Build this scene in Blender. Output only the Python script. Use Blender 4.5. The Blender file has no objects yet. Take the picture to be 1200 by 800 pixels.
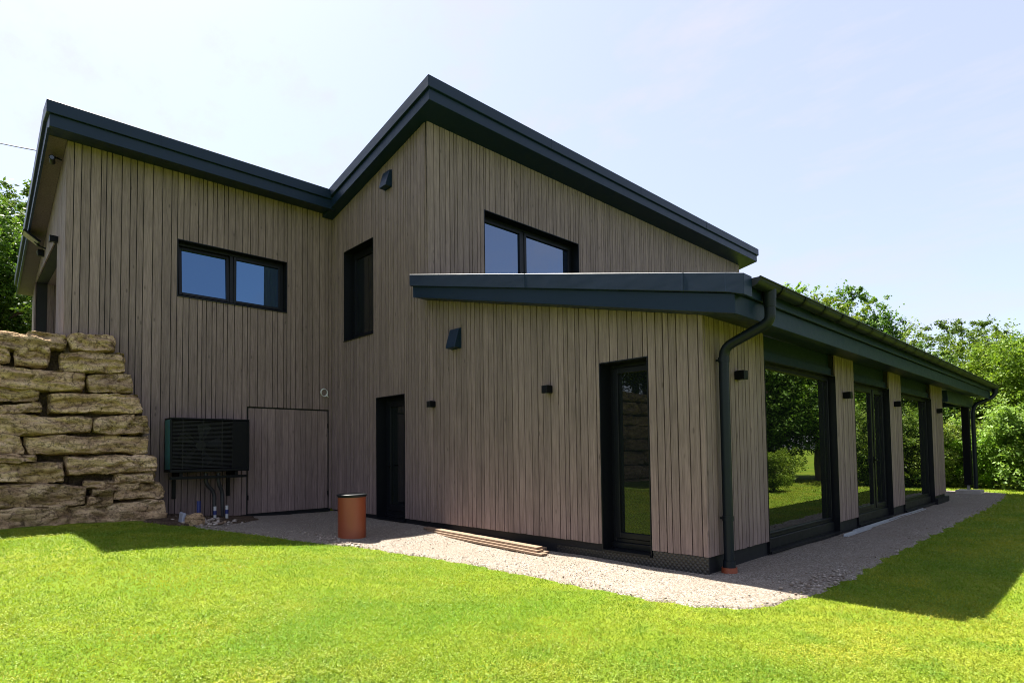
import bpy, bmesh, math, random
import numpy as np
from mathutils import Vector, noise as mnoise

random.seed(7)
RNG = np.random.default_rng(11)
scene = bpy.context.scene
COL = scene.collection
R = math.radians

# ------------------------------------------------------------------ helpers
def ss(a, b, t):
    t = np.clip((t - a) / (b - a), 0, 1)
    return t * t * (3 - 2 * t)

def ground_h(x, y):
    """height of the garden: gravel level by the house, lawn rising to the stone wall"""
    x = np.asarray(x, float); y = np.asarray(y, float)
    z = .07 + .10 * ss(-3, -5.5, x) + .05 * ss(-6.5, -8.2, x)
    z = z + .22 * ss(-.9, -4.4, y) * ss(1.5, -4.2, x)
    z = z + .012 * np.sin(x * 1.3 + 1.1) * np.sin(y * 1.1) * ss(.6, 1.6, np.abs(y + .3) + np.maximum(x, 0))
    return z

def terrain_h(x, y):
    z = ground_h(x, y)
    t = ss(-8.30, -8.55, np.asarray(x, float)) * (1 - ss(13, 22, np.asarray(y, float)))
    return z * (1 - t) + t * 3.18

def tag(o, label=None, cat=None, group=None, kind=None):
    if label: o['label'] = label
    if cat: o['category'] = cat
    if group: o['group'] = group
    if kind: o['kind'] = kind
    return o

def empty(name, loc, label=None, cat=None, group=None, rz=0):
    o = bpy.data.objects.new(name, None)
    COL.objects.link(o)
    o.location = loc; o.rotation_euler.z = rz
    o.empty_display_size = .2
    return tag(o, label, cat, group)

def link(name, me, parent=None, loc=None):
    o = bpy.data.objects.new(name, me)
    COL.objects.link(o)
    if parent is not None:
        o.parent = parent
    if loc is not None:
        o.location = loc
    return o

class MB:
    """collects shapes and links them as one mesh object"""
    def __init__(s, origin=(0, 0, 0)):
        s.v = []; s.f = []; s.m = []; s.sm = []; s.o = Vector(origin)
    def add(s, vs, fs, m=0, smooth=False):
        n = len(s.v)
        s.v += [tuple(Vector(p) - s.o) for p in vs]
        for f in fs:
            s.f.append([n + i for i in f]); s.m.append(m); s.sm.append(smooth)
        return s
    def box(s, x0, x1, y0, y1, z0, z1, m=0):
        vs = [(x, y, z) for z in (z0, z1) for y in (y0, y1) for x in (x0, x1)]
        return s.add(vs, [(0, 2, 3, 1), (4, 5, 7, 6), (0, 1, 5, 4), (2, 6, 7, 3), (0, 4, 6, 2), (1, 3, 7, 5)], m)
    def pbox(s, P, u0, u1, w0, w1, z0, z1, m=0, z1b=None, z0b=None):
        """box in wall space; z1b / z0b are the heights at the u1 end"""
        if z1b is None: z1b = z1
        if z0b is None: z0b = z0
        vs = [P(u0, w0, z0), P(u1, w0, z0b), P(u0, w1, z0), P(u1, w1, z0b),
              P(u0, w0, z1), P(u1, w0, z1b), P(u0, w1, z1), P(u1, w1, z1b)]
        fs = [(0, 2, 3, 1), (4, 5, 7, 6), (0, 1, 5, 4), (2, 6, 7, 3), (0, 4, 6, 2), (1, 3, 7, 5)]
        e = Vector(vs[1]) - Vector(vs[0]); g = Vector(vs[2]) - Vector(vs[0])
        if e.cross(g).z < 0: fs = [f[::-1] for f in fs]
        return s.add(vs, fs, m)
    def prism_y(s, prof, y0, y1, m=0):
        n = len(prof)
        a = sum(prof[i][0] * prof[(i + 1) % n][1] - prof[(i + 1) % n][0] * prof[i][1] for i in range(n))
        if a < 0: prof = prof[::-1]
        vs = [(x, y0, z) for x, z in prof] + [(x, y1, z) for x, z in prof]
        fs = [tuple(range(n)), tuple(range(2 * n - 1, n - 1, -1))]
        fs += [(i, i + n, (i + 1) % n + n, (i + 1) % n) for i in range(n)]
        return s.add(vs, fs, m)
    def tube(s, path, r, n=14, m=0, cap=True, radii=None):
        path = [Vector(p) for p in path]
        rings = []
        up = None
        for i, p in enumerate(path):
            d = (path[min(i + 1, len(path) - 1)] - path[max(i - 1, 0)]).normalized()
            if up is None:
                up = d.orthogonal().normalized()
            up = (up - d * up.dot(d)).normalized()
            sd = d.cross(up)
            rr = radii[i] if radii else r
            rings.append([p + (up * math.cos(2 * math.pi * k / n) + sd * math.sin(2 * math.pi * k / n)) * rr for k in range(n)])
        vs = [q for rg in rings for q in rg]
        fs = []
        for i in range(len(path) - 1):
            for k in range(n):
                a = i * n + k; b = i * n + (k + 1) % n
                fs.append((a, b, b + n, a + n))
        s.add(vs, fs, m, True)
        if cap:
            s.add(rings[0], [tuple(range(n - 1, -1, -1))], m)
            s.add(rings[-1], [tuple(range(n))], m)
        return s
    def build(s, name, mats, parent=None, loc=None, bevel=0, seg=1):
        me = bpy.data.meshes.new(name)
        me.from_pydata(s.v, [], s.f)
        mats = mats if isinstance(mats, (list, tuple)) else [mats]
        for m in mats: me.materials.append(m)
        me.polygons.foreach_set('material_index', s.m)
        me.polygons.foreach_set('use_smooth', s.sm)
        me.update()
        o = link(name, me, parent, loc)
        if bevel:
            b = o.modifiers.new('Bevel', 'BEVEL'); b.width = bevel; b.segments = seg
            b.limit_method = 'ANGLE'; b.angle_limit = R(40)
        return o

def rounded(pts, r, k=6):
    """polyline with its corners rounded"""
    pts = [Vector(p) for p in pts]; out = [pts[0]]
    for a, b, c in zip(pts, pts[1:], pts[2:]):
        d0 = (a - b); d1 = (c - b)
        t = min(r, d0.length * .45, d1.length * .45)
        p0 = b + d0.normalized() * t; p1 = b + d1.normalized() * t
        for i in range(k + 1):
            q = i / k
            out.append(p0 * (1 - q) ** 2 + b * 2 * q * (1 - q) + p1 * q * q)
    out.append(pts[-1])
    return out

def raw_mesh(name, verts, faces_quads, mat, smooth=False):
    """fast mesh from numpy: verts (n,3), faces (m,k)"""
    me = bpy.data.meshes.new(name)
    n = len(verts); m, k = faces_quads.shape
    me.vertices.add(n); me.vertices.foreach_set('co', verts.astype(np.float32).ravel())
    me.loops.add(m * k); me.loops.foreach_set('vertex_index', faces_quads.astype(np.int32).ravel())
    me.polygons.add(m)
    me.polygons.foreach_set('loop_start', np.arange(0, m * k, k, dtype=np.int32))
    me.polygons.foreach_set('loop_total', np.full(m, k, dtype=np.int32))
    if smooth: me.polygons.foreach_set('use_smooth', np.ones(m, dtype=bool))
    me.update(calc_edges=True); me.validate()
    me.materials.append(mat)
    return me

# ------------------------------------------------------------------ materials
class NT:
    def __init__(s, name):
        s.mat = bpy.data.materials.new(name); s.mat.use_nodes = True
        s.t = s.mat.node_tree; s.t.nodes.clear()
        s.out = s.n('ShaderNodeOutputMaterial')
    def n(s, typ, **kw):
        nd = s.t.nodes.new(typ)
        for k, v in kw.items():
            if k.startswith('i_'):
                key = k[2:]
                key = int(key) if key.isdigit() else key.replace('_', ' ')
                nd.inputs[key].default_value = v
            else: setattr(nd, k, v)
        return nd
    def l(s, a, b): s.t.links.new(a, b)
    def math(s, op, a, b=None, clamp=False):
        nd = s.n('ShaderNodeMath', operation=op); nd.use_clamp = clamp
        for i, x in enumerate((a, b)):
            if x is None: continue
            if isinstance(x, (int, float)): nd.inputs[i].default_value = x
            else: s.l(x, nd.inputs[i])
        return nd.outputs[0]
    def mix(s, f, a, b, mode='MIX'):
        nd = s.n('ShaderNodeMix', data_type='RGBA', blend_type=mode)
        for sock, x in ((nd.inputs[0], f), (nd.inputs[6], a), (nd.inputs[7], b)):
            if isinstance(x, (int, float)): sock.default_value = x
            elif isinstance(x, (tuple, list)): sock.default_value = (*x[:3], 1)
            else: s.l(x, sock)
        return nd.outputs[2]
    def ramp(s, f, stops):
        nd = s.n('ShaderNodeValToRGB')
        while len(nd.color_ramp.elements) < len(stops): nd.color_ramp.elements.new(.5)
        for e, (p, c) in zip(nd.color_ramp.elements, stops):
            e.position = p
            e.color = (*c, 1) if isinstance(c, (tuple, list)) else (c, c, c, 1)
        s.l(f, nd.inputs[0]); return nd.outputs[0]
    def coord(s, out='Object', scale=(1, 1, 1), add=None):
        tc = s.n('ShaderNodeTexCoord'); mp = s.n('ShaderNodeMapping')
        s.l(tc.outputs[out], mp.inputs[0]); mp.inputs['Scale'].default_value = scale
        if add is not None: s.l(add, mp.inputs['Location'])
        return mp.outputs[0]
    def noise(s, vec, scale, detail=4, rough=.55, out=0):
        nd = s.n('ShaderNodeTexNoise', i_Scale=scale, i_Detail=detail, i_Roughness=rough)
        s.l(vec, nd.inputs['Vector']); return nd.outputs[out]
    def vor(s, vec, scale, feature='F1', out='Distance', rand=1.0):
        nd = s.n('ShaderNodeTexVoronoi', feature=feature, i_Scale=scale, i_Randomness=rand)
        s.l(vec, nd.inputs['Vector']); return nd.outputs[out]
    def bump(s, h, strength=.3, dist=.01):
        nd = s.n('ShaderNodeBump', i_Strength=strength, i_Distance=dist)
        s.l(h, nd.inputs['Height']); return nd.outputs[0]
    def pbr(s, col, rough=.6, normal=None, metallic=0, ior=1.5, spec=.5):
        b = s.n('ShaderNodeBsdfPrincipled')
        for key, x in (('Base Color', col), ('Roughness', rough)):
            if isinstance(x, (tuple, list)): b.inputs[key].default_value = (*x[:3], 1)
            elif isinstance(x, (int, float)): b.inputs[key].default_value = x
            else: s.l(x, b.inputs[key])
        b.inputs['Metallic'].default_value = metallic; b.inputs['IOR'].default_value = ior
        b.inputs['Specular IOR Level'].default_value = spec
        if normal is not None: s.l(normal, b.inputs['Normal'])
        return b
    def done(s, sh):
        s.l(sh.outputs[0] if hasattr(sh, 'outputs') else sh, s.out.inputs[0]); return s.mat

def simple(name, col, rough=.5, metallic=0, var=.12, scale=6, bump=0, ior=1.5):
    m = NT(name); v = m.coord()
    nz = m.noise(v, scale, 5)
    c = m.mix(m.math('MULTIPLY', nz, 1.0), [x * (1 - var) for x in col], [x * (1 + var) for x in col])
    rr = m.math('ADD', m.math('MULTIPLY', nz, .16), rough - .08)
    nm = m.bump(m.noise(v, scale * 8, 3), bump, .004) if bump else None
    return m.done(m.pbr(c, rr, nm, metallic, ior))

def wood_cladding(name, dark, mid, light):
    m = NT(name)
    geo = m.n('ShaderNodeNewGeometry'); rnd = geo.outputs['Random Per Island']
    off = m.n('ShaderNodeCombineXYZ')
    m.l(m.math('MULTIPLY', rnd, 31.7), off.inputs[0]); m.l(m.math('MULTIPLY', rnd, 17.3), off.inputs[1]); m.l(m.math('MULTIPLY', rnd, 53.1), off.inputs[2])
    v = m.coord('Object', (34, 34, 1.6), off.outputs[0])
    warp = m.noise(m.coord('Object', (3, 3, 1.2), off.outputs[0]), 1.0, 2, out=1)
    v2 = m.mix(.10, v, warp, 'LINEAR_LIGHT')
    grain = m.noise(v2, 1.3, 6, .62)
    fine = m.noise(m.coord('Object', (160, 160, 5), off.outputs[0]), 1.0, 3, .6)
    blotch = m.noise(m.coord('Object', (2.5, 2.5, .9), off.outputs[0]), 1.0, 4, .6)
    c = m.ramp(grain, [(.32, dark), (.5, mid), (.70, light)])
    c = m.mix(.42, c, m.ramp(fine, [(.36, [x * .55 for x in mid]), (.64, [x * 1.4 for x in mid])]))
    kn = m.vor(m.coord('Object', (7, 7, 2.6), off.outputs[0]), 1.0)
    knot = m.ramp(kn, [(.045, 1.0), (.12, 0.0)])
    c = m.mix(m.math('MULTIPLY', knot, .6), c, [x * .45 for x in dark])
    gain = m.math('ADD', m.math('MULTIPLY', rnd, .24), .88)
    gain = m.math('MULTIPLY', gain, m.math('ADD', m.math('MULTIPLY', blotch, .5), .75))
    g = m.n('ShaderNodeCombineXYZ')
    for i in range(3): m.l(gain, g.inputs[i])
    c = m.mix(1.0, c, g.outputs[0], 'MULTIPLY')
    nm = m.bump(m.math('ADD', grain, m.math('MULTIPLY', fine, .5)), .35, .004)
    return m.done(m.pbr(c, .72, nm, 0, 1.45, .35))

M = {}
M['wood'] = wood_cladding('weathered_cladding', (.104, .074, .069), (.182, .131, .121), (.254, .188, .175))
M['membrane'] = simple('black_membrane', (.008, .008, .009), .7)
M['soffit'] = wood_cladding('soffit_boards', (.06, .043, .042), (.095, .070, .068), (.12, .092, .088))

def aluminium(name, col, rough, spec=.5):
    m = NT(name); v = m.coord()
    big = m.noise(v, 1.7, 4); sm = m.noise(v, 11, 5)
    c = m.mix(big, [x * .86 for x in col], [x * 1.14 for x in col])
    rr = m.math('ADD', m.math('MULTIPLY', sm, .2), rough - .1)
    nm = m.bump(m.noise(m.coord('Object', (1.2, 1.2, 3)), 1.6, 2), .18, .02)
    return m.done(m.pbr(c, rr, nm, 0, 1.5, spec))
M['trim'] = aluminium('anthracite_sheet_metal', (.0062, .0165, .038), .42, .22)
M['frame'] = aluminium('anthracite_powder_coat', (.0045, .0055, .008), .4, .22)
M['pipe'] = aluminium('anthracite_pipe', (.0045, .008, .013), .45, .22)
M['black'] = aluminium('black_coated_steel', (.003, .0035, .005), .45, .14)
M['plinth'] = aluminium('bitumen_plinth', (.007, .0075, .010), .6, .25)

def glass(name, tint=(.006, .008, .009), ior=2.3, spec=(1, 1, 1), wave=.05):
    m = NT(name)
    nm = m.bump(m.noise(m.coord('Object', (1, 1, .35)), 1.1 if wave < .1 else 4.0, 2), wave, .01)
    b = m.pbr(tint, .012, nm, 0, ior); b.inputs['Specular Tint'].default_value = (*spec, 1)
    return m.done(b)
M['glass'] = glass('dark_window_glass', ior=1.62)
M['glass_pale'] = glass('pale_reflecting_glass', (.004, .008, .016), 2.9, (.52, .70, .98), .16)
M['glass_patio'] = glass('patio_window_glass', (.004, .006, .005), 2.9)
M['glass_sky'] = glass('solar_window_glass', (.003, .010, .024), 2.9, (.34, .62, 1.0))

def membrane_mesh():
    m = NT('dimpled_membrane')
    tc = m.n('ShaderNodeTexCoord'); mp = m.n('ShaderNodeMapping'); m.l(tc.outputs['Object'], mp.inputs[0])
    mp.inputs['Rotation'].default_value = (0, R(45), 0)
    ck = m.n('ShaderNodeTexVoronoi', feature='F1', i_Scale=26.0, i_Randomness=0.0); m.l(mp.outputs[0], ck.inputs['Vector'])
    h = m.ramp(ck.outputs['Distance'], [(.2, 1.0), (.62, 0.0)])
    c = m.mix(h, (.006, .006, .007), (.042, .039, .036))
    return m.done(m.pbr(c, .45, m.bump(h, .6, .01)))
M['dimple'] = membrane_mesh()

def gravel_mat():
    m = NT('limestone_gravel'); v = m.coord()
    nd = m.n('ShaderNodeTexVoronoi', i_Scale=78.0); m.l(v, nd.inputs['Vector'])
    nd2 = m.n('ShaderNodeTexVoronoi', i_Scale=27.0); m.l(v, nd2.inputs['Vector'])
    sep = m.n('ShaderNodeSeparateColor'); m.l(nd.outputs['Color'], sep.inputs[0])
    sep2 = m.n('ShaderNodeSeparateColor'); m.l(nd2.outputs['Color'], sep2.inputs[0])
    stone = m.ramp(sep.outputs[0], [(.0, (.10, .086, .070)), (.35, (.215, .184, .149)), (.7, (.29, .254, .211)), (1, (.41, .37, .325))])
    big = m.ramp(sep2.outputs[1], [(.80, 0.0), (.86, 1.0)])
    stone = m.mix(m.math('MULTIPLY', big, .55), stone, (.33, .28, .228))
    patch = m.noise(v, 1.3, 5, .6)
    stone = m.mix(m.ramp(patch, [(.42, 0.0), (.7, .5)]), stone, (.21, .17, .13))
    gap = m.ramp(nd.outputs['Distance'], [(.35, 0.0), (.8, .75)])
    c = m.mix(gap, stone, (.10, .082, .066))
    hh = m.math('SUBTRACT', 1.0, nd.outputs['Distance'])
    hh = m.math('ADD', hh, m.math('MULTIPLY', m.math('SUBTRACT', 1.0, nd2.outputs['Distance']), .8))
    return m.done(m.pbr(c, .9, m.bump(hh, .75, .012), 0, 1.4, .2))
M['gravel'] = gravel_mat()

def pebble_mat():
    m = NT('loose_pebbles'); geo = m.n('ShaderNodeNewGeometry')
    c = m.ramp(geo.outputs['Random Per Island'], [(0, (.14, .105, .08)), (.4, (.24, .20, .16)), (.75, (.32, .27, .22)), (1, (.42, .37, .325))])
    return m.done(m.pbr(c, .85, None, 0, 1.4, .25))
M['pebble'] = pebble_mat()

def soil_mat():
    m = NT('loose_brown_soil'); v = m.coord()
    n1 = m.noise(v, 9, 8, .7); n2 = m.vor(v, 38)
    c = m.ramp(n1, [(.3, (.035, .024, .016)), (.55, (.085, .06, .041)), (.8, (.17, .125, .09))])
    return m.done(m.pbr(c, .95, m.bump(m.math('ADD', n1, n2), .9, .03), 0, 1.4, .1))
M['soil'] = soil_mat()

def lawn_mat():
    m = NT('lawn_turf'); v = m.coord()
    a = m.noise(v, .55, 5, .6); b = m.noise(v, 5.5, 6, .65); f = m.noise(v, 60, 3, .7)
    g = m.mix(m.ramp(a, [(.35, 0.0), (.68, 1.0)]), (.10, .18, .010), (.22, .24, .020))
    g = m.mix(m.ramp(b, [(.4, 0.0), (.75, .7)]), g, (.052, .115, .012))
    g = m.mix(m.ramp(f, [(.35, .6), (.6, 0.0)]), g, (.06, .10, .01))
    return m.done(m.pbr(g, .9, m.bump(f, .8, .02), 0, 1.4, .1))
M['lawn'] = lawn_mat()

def blade_mat(name, clover=False):
    m = NT(name); v = m.coord(); geo = m.n('ShaderNodeNewGeometry')
    rnd = geo.outputs['Random Per Island']
    a = m.noise(v, .75, 6, .65); b = m.noise(v, 2.6, 5, .65)
    patch = m.ramp(a, [(.40, 0.0), (.60, 1.0)])
    if clover:
        lo, hi, dry = (.072, .165, .014), (.140, .250, .026), (.27, .33, .08)
    else:
        lo, hi, dry = (.090, .175, .012), (.185, .255, .022), (.34, .32, .09)
    g = m.mix(rnd, lo, hi)
    g = m.mix(m.math('MULTIPLY', patch, .72), g, (.36, .31, .035))
    g = m.mix(m.ramp(b, [(.47, 0.0), (.64, .85)]), g, lo)
    r2 = m.math('FRACT', m.math('MULTIPLY', rnd, 17.37))
    g = m.mix(m.ramp(r2, [(.90, 0.0), (.92, .8)]), g, dry)
    p = m.pbr(g, .55, None, 0, 1.4, .22)
    tr = m.n('ShaderNodeBsdfTranslucent'); m.l(m.mix(.5, g, (.34, .50, .02)), tr.inputs[0])
    mx = m.n('ShaderNodeMixShader', i_0=.35); m.l(p.outputs[0], mx.inputs[1]); m.l(tr.outputs[0], mx.inputs[2])
    return m.done(mx)
M['blade'] = blade_mat('grass_blades')
M['clover'] = blade_mat('clover_leaves', True)

def leaf_mat(name, a, b, c, tr=.35):
    m = NT(name); geo = m.n('ShaderNodeNewGeometry'); rnd = geo.outputs['Random Per Island']
    oi = m.n('ShaderNodeObjectInfo')
    v = m.coord()
    cl = m.noise(v, .9, 3, .6)
    col = m.ramp(rnd, [(0, a), (.55, b), (1, c)])
    col = m.mix(m.ramp(cl, [(.38, .0), (.65, .55)]), col, b)
    gain = m.math('ADD', m.math('MULTIPLY', oi.outputs['Random'], .5), .75)
    hsv = m.n('ShaderNodeHueSaturation'); m.l(col, hsv.inputs['Color']); m.l(gain, hsv.inputs['Value'])
    hue = m.math('ADD', m.math('MULTIPLY', oi.outputs['Random'], .03), .485); m.l(hue, hsv.inputs['Hue'])
    col = hsv.outputs[0]
    p = m.pbr(col, .5, None, 0, 1.4, .3)
    t = m.n('ShaderNodeBsdfTranslucent'); m.l(m.mix(1.0, col, (1.35, 1.35, .7), 'MULTIPLY'), t.inputs[0])
    mx = m.n('ShaderNodeMixShader', i_0=tr); m.l(p.outputs[0], mx.inputs[1]); m.l(t.outputs[0], mx.inputs[2])
    return m.done(mx)
M['leaf_bright'] = leaf_mat('bright_leaves', (.058, .125, .010), (.128, .215, .018), (.215, .295, .03))
M['leaf_mid'] = leaf_mat('mid_leaves', (.038, .10, .014), (.080, .165, .022), (.14, .235, .03))
M['leaf_dark'] = leaf_mat('dark_leaves', (.032, .062, .010), (.070, .118, .017), (.125, .175, .026), .32)
M['leaf_pale'] = leaf_mat('pale_leaves', (.07, .125, .022), (.14, .21, .035), (.22, .29, .06))
M['bark'] = simple('bark', (.085, .065, .048), .9, var=.4, scale=9, bump=.8)

def stone_mat():
    m = NT('weathered_limestone'); v = m.coord()
    oi = m.n('ShaderNodeObjectInfo')
    cx = m.n('ShaderNodeCombineXYZ'); m.l(m.math('MULTIPLY', oi.outputs['Random'], 40.0), cx.inputs[0])
    v = m.coord('Object', (1, 1, 1), cx.outputs[0])
    vs = m.coord('Object', (1, .7, 2.6), cx.outputs[0])
    a = m.noise(vs, 3.2, 8, .68); b = m.noise(v, 22, 6, .7); k = m.noise(v, 5, 5, .6)
    c = m.ramp(a, [(.28, (.16, .10, .055)), (.42, (.40, .265, .145)), (.58, (.60, .425, .25)), (.78, (.72, .55, .375))])
    c = m.mix(m.ramp(b, [(.36, .75), (.50, 0.0)]), c, (.085, .058, .036))
    wv = m.mix(.22, m.coord('Object', (1, .8, 2.2), cx.outputs[0]), m.noise(v, 4, 4, .6, out=1), 'LINEAR_LIGHT')
    ck = m.vor(wv, 3.6, 'DISTANCE_TO_EDGE')
    crack = m.ramp(ck, [(.0, 1.0), (.03, .0)])
    c = m.mix(m.math('MULTIPLY', crack, .4), c, (.05, .036, .024))
    pit = m.ramp(m.noise(v, 48, 4, .7), [(.34, .5), (.43, 0.0)])
    c = m.mix(pit, c, (.07, .05, .03))
    c = m.mix(m.ramp(k, [(.6, 0.0), (.75, .55)]), c, (.13, .105, .05))
    gain = m.math('ADD', m.math('MULTIPLY', oi.outputs['Random'], .35), .85)
    g = m.n('ShaderNodeCombineXYZ')
    for i in range(3): m.l(gain, g.inputs[i])
    c = m.mix(1.0, c, g.outputs[0], 'MULTIPLY')
    hh = m.math('SUBTRACT', m.math('ADD', m.math('MULTIPLY', a, 1.5), m.math('MULTIPLY', b, .9)), m.math('ADD', m.math('MULTIPLY', crack, .5), m.math('MULTIPLY', pit, .3)))
    return m.done(m.pbr(c, .9, m.bump(hh, .9, .04), 0, 1.4, .15))
M['stone'] = stone_mat()
M['terracotta'] = simple('orange_brown_plastic_pipe', (.225, .050, .019), .42, var=.08, scale=5)
M['lid'] = aluminium('dark_rubber_lid', (.007, .009, .012), .5, .3)
M['concrete'] = simple('concrete', (.36, .33, .29), .85, var=.2, scale=14, bump=.4)
M['plank'] = wood_cladding('sawn_planks', (.10, .064, .042), (.19, .128, .084), (.28, .20, .14))
M['galv'] = simple('galvanised_strip', (.50, .52, .56), .35, .6, var=.08)
M['teal'] = simple('teal_coil_fins', (.02, .12, .115), .35, .3)
M['blue'] = simple('blue_water_pipe', (.012, .022, .12), .4)
M['whiteplastic'] = simple('white_plastic', (.42, .42, .40), .45, var=.05)
M['graybag'] = simple('grey_plastic_scrap', (.22, .23, .27), .4)
M['cable'] = simple('black_cable', (.02, .02, .022), .5)
M['chrome'] = simple('brushed_steel', (.55, .55, .56), .3, .9)
M['lens'] = simple('frosted_lens', (.12, .12, .12), .25)
M['damper'] = simple('damper_dark', (.05, .05, .052), .9, var=.3, scale=30, bump=.4)  # for the added sheet before the garage, dark to damp bounce light
M['garage'] = simple('grey_garage_door', (.10, .10, .11), .45)

# ------------------------------------------------------------------ house
XB, XC, YA = -8.242, -4.892, -4.366
ZCL = .264
SL = .226                                            # slope of the low roof
def z_up(x): return 6.885 + .205 * (x - XC)          # soffit of the upper roof
def z_low(x): return 2.76 - SL * x                   # soffit of the low roof
def z_gar(x): return 6.29 + .264 * (x - XB)          # soffit of the garage roof

house = empty('timber_house', (0, 0, 0), 'dark timber clad modern house with anthracite monopitch roofs and black windows', 'house')

P1 = lambda u, w, z: (XB + w, u, z)
P2 = lambda u, w, z: (u, -w, z)
P0 = lambda u, w, z: (u, YA - w, z)
P3 = lambda u, w, z: (XC + w, u, z)
P5 = lambda u, w, z: (w, u, z)

def clad(name, P, u0, u1, zb, zt, openings=(), seed=1, widths=(.070, .094, .118, .138), back=True, back_trim=(.0, .0), side=1):
    rng = random.Random(seed)
    mb = MB()
    us = [u0]
    while us[-1] < u1 - .06:
        us.append(us[-1] + rng.choice(widths))
    us[-1] = u1
    # boards narrower than 5 cm at an opening edge are cut there
    for (a, b, c, d) in openings:
        for e in (a, b):
            k = min(range(len(us)), key=lambda i: abs(us[i] - e))
            if abs(us[k] - e) < .03 and 0 < k < len(us) - 1: us[k] = e
            else: us.append(e); us.sort()
    us = sorted(set(us))
    for a, b in zip(us, us[1:]):
        mid = (a + b) / 2
        spans = [(zb, None)]
        for (oa, ob, oc, od) in sorted(openings, key=lambda o: o[2]):
            if oa - 1e-6 < mid < ob + 1e-6:
                lo, hi = spans.pop()
                if oc > lo + .02: spans.append((lo, oc))
                spans.append((od, hi))
        dw = rng.uniform(-.0015, .0015)
        g = .0060
        for lo, hi in spans:
            jit = rng.uniform(-.003, .003) if lo == zb else 0
            ta, tb = (zt(a), zt(b)) if hi is None else (hi, hi)
            if max(ta, tb) < lo + .03: continue
            mb.pbox(P, a + g, b - g, -.021, dw, lo + jit, ta, 0, tb)
            if back:
                aa = max(a, u0 + back_trim[0]); bb = min(b, u1 - back_trim[1])
                if bb > aa: mb.pbox(P, aa, bb, -.20, -.03, lo, zt(aa) if hi is None else hi, 1, zt(bb) if hi is None else hi)
    return mb.build(name, [M['wood'], M['membrane']], house)

def window(P, u0, u1, z0, z1, depth=.2, splits=(), fw=.055, sash=.06, kind='window', gl='glass', sill=.0, tilt=None, label=None, handle=None, inward=None):
    L = .012
    lin = MB()
    lin.pbox(P, u0, u0 + L, -depth - .05, .004, z0, z1)
    lin.pbox(P, u1 - L, u1, -depth - .05, .004, z0, z1)
    lin.pbox(P, u0 + L, u1 - L, -depth - .05, .004, z1 - L, z1)
    lin.pbox(P, u0 + L, u1 - L, -depth - .05, .022, z0, z0 + .018)
    w = lin.build(kind, M['frame'], house)
    if label: w['label'] = label
    a, b, c, d = u0 + L, u1 - L, z0 + .018 + sill, z1 - L
    fr = MB()
    if sill: fr.pbox(P, a, b, -depth - .08, -depth + .03, z0 + .018, c)
    D0, D1 = -depth - .075, -depth
    fr.pbox(P, a, a + fw, D0, D1, c, d); fr.pbox(P, b - fw, b, D0, D1, c, d)
    fr.pbox(P, a + fw, b - fw, D0, D1, d - fw, d); fr.pbox(P, a + fw, b - fw, D0, D1, c, c + fw)
    edges = [a + fw] + list(splits) + [b - fw]
    for s_ in splits: fr.pbox(P, s_ - .03, s_ + .03, D0, D1 - .001, c + fw, d - fw)
    fo = fr.build('frame', M['frame'], w, bevel=.004)
    for i, (p, q) in enumerate(zip(edges, edges[1:])):
        if i > 0: p += .03
        if i < len(edges) - 2: q -= .03
        p += .004; q -= .004
        e0, e1 = c + fw + .004, d - fw - .004
        sm = MB(); gm = MB()
        tl = tilt[i] if tilt else 0.0
        def PT(u, w_, z, tl=tl, e0=e0): return P(u, w_ - tl * (z - e0), z)
        sm.pbox(PT, p, p + sash, D0 + .006, D1 + .014, e0, e1); sm.pbox(PT, q - sash, q, D0 + .006, D1 + .014, e0, e1)
        sm.pbox(PT, p + sash, q - sash, D0 + .006, D1 + .014, e1 - sash, e1); sm.pbox(PT, p + sash, q - sash, D0 + .006, D1 + .014, e0, e0 + sash)
        gm.pbox(PT, p + sash - .004, q - sash + .004, -depth - .045, -depth - .02, e0 + sash - .004, e1 - sash + .004)
        sm.build('sash', M['frame'], w, bevel=.004)
        gm.build('pane', M[gl], w)
    if handle:
        u, z = handle
        hm = MB(); hm.pbox(P, u - .012, u + .012, D1 + .014, D1 + .03, z - .06, z + .06)
        hm.pbox(P, u - .01, u + .01, D1 + .03, D1 + .06, z - .01, z + .01); hm.pbox(P, u - .01, u + .11, D1 + .048, D1 + .066, z - .01, z + .01)
        hm.build('handle', M['black'], w, bevel=.003)
    return w

# openings: (u0, u1, z0, z1)
W1WIN = (-2.832, -.930, 4.116, 5.119)
HATCH = (-1.665, -.070, .285, 2.273)
W2WIN = (-7.729, -6.601, 3.588, 5.398)
D2 = (-6.508, -5.573, .20, 2.391)
D4 = (-1.362, -.680, .19, 2.414)
W3WIN = (1.255, 3.889, 4.28, 5.745)
GAR = (-12.83, -9.25, 3.0, 5.06)
BAYS = [(1.457, 3.946), (4.815, 6.829), (7.650, 10.188)]

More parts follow.
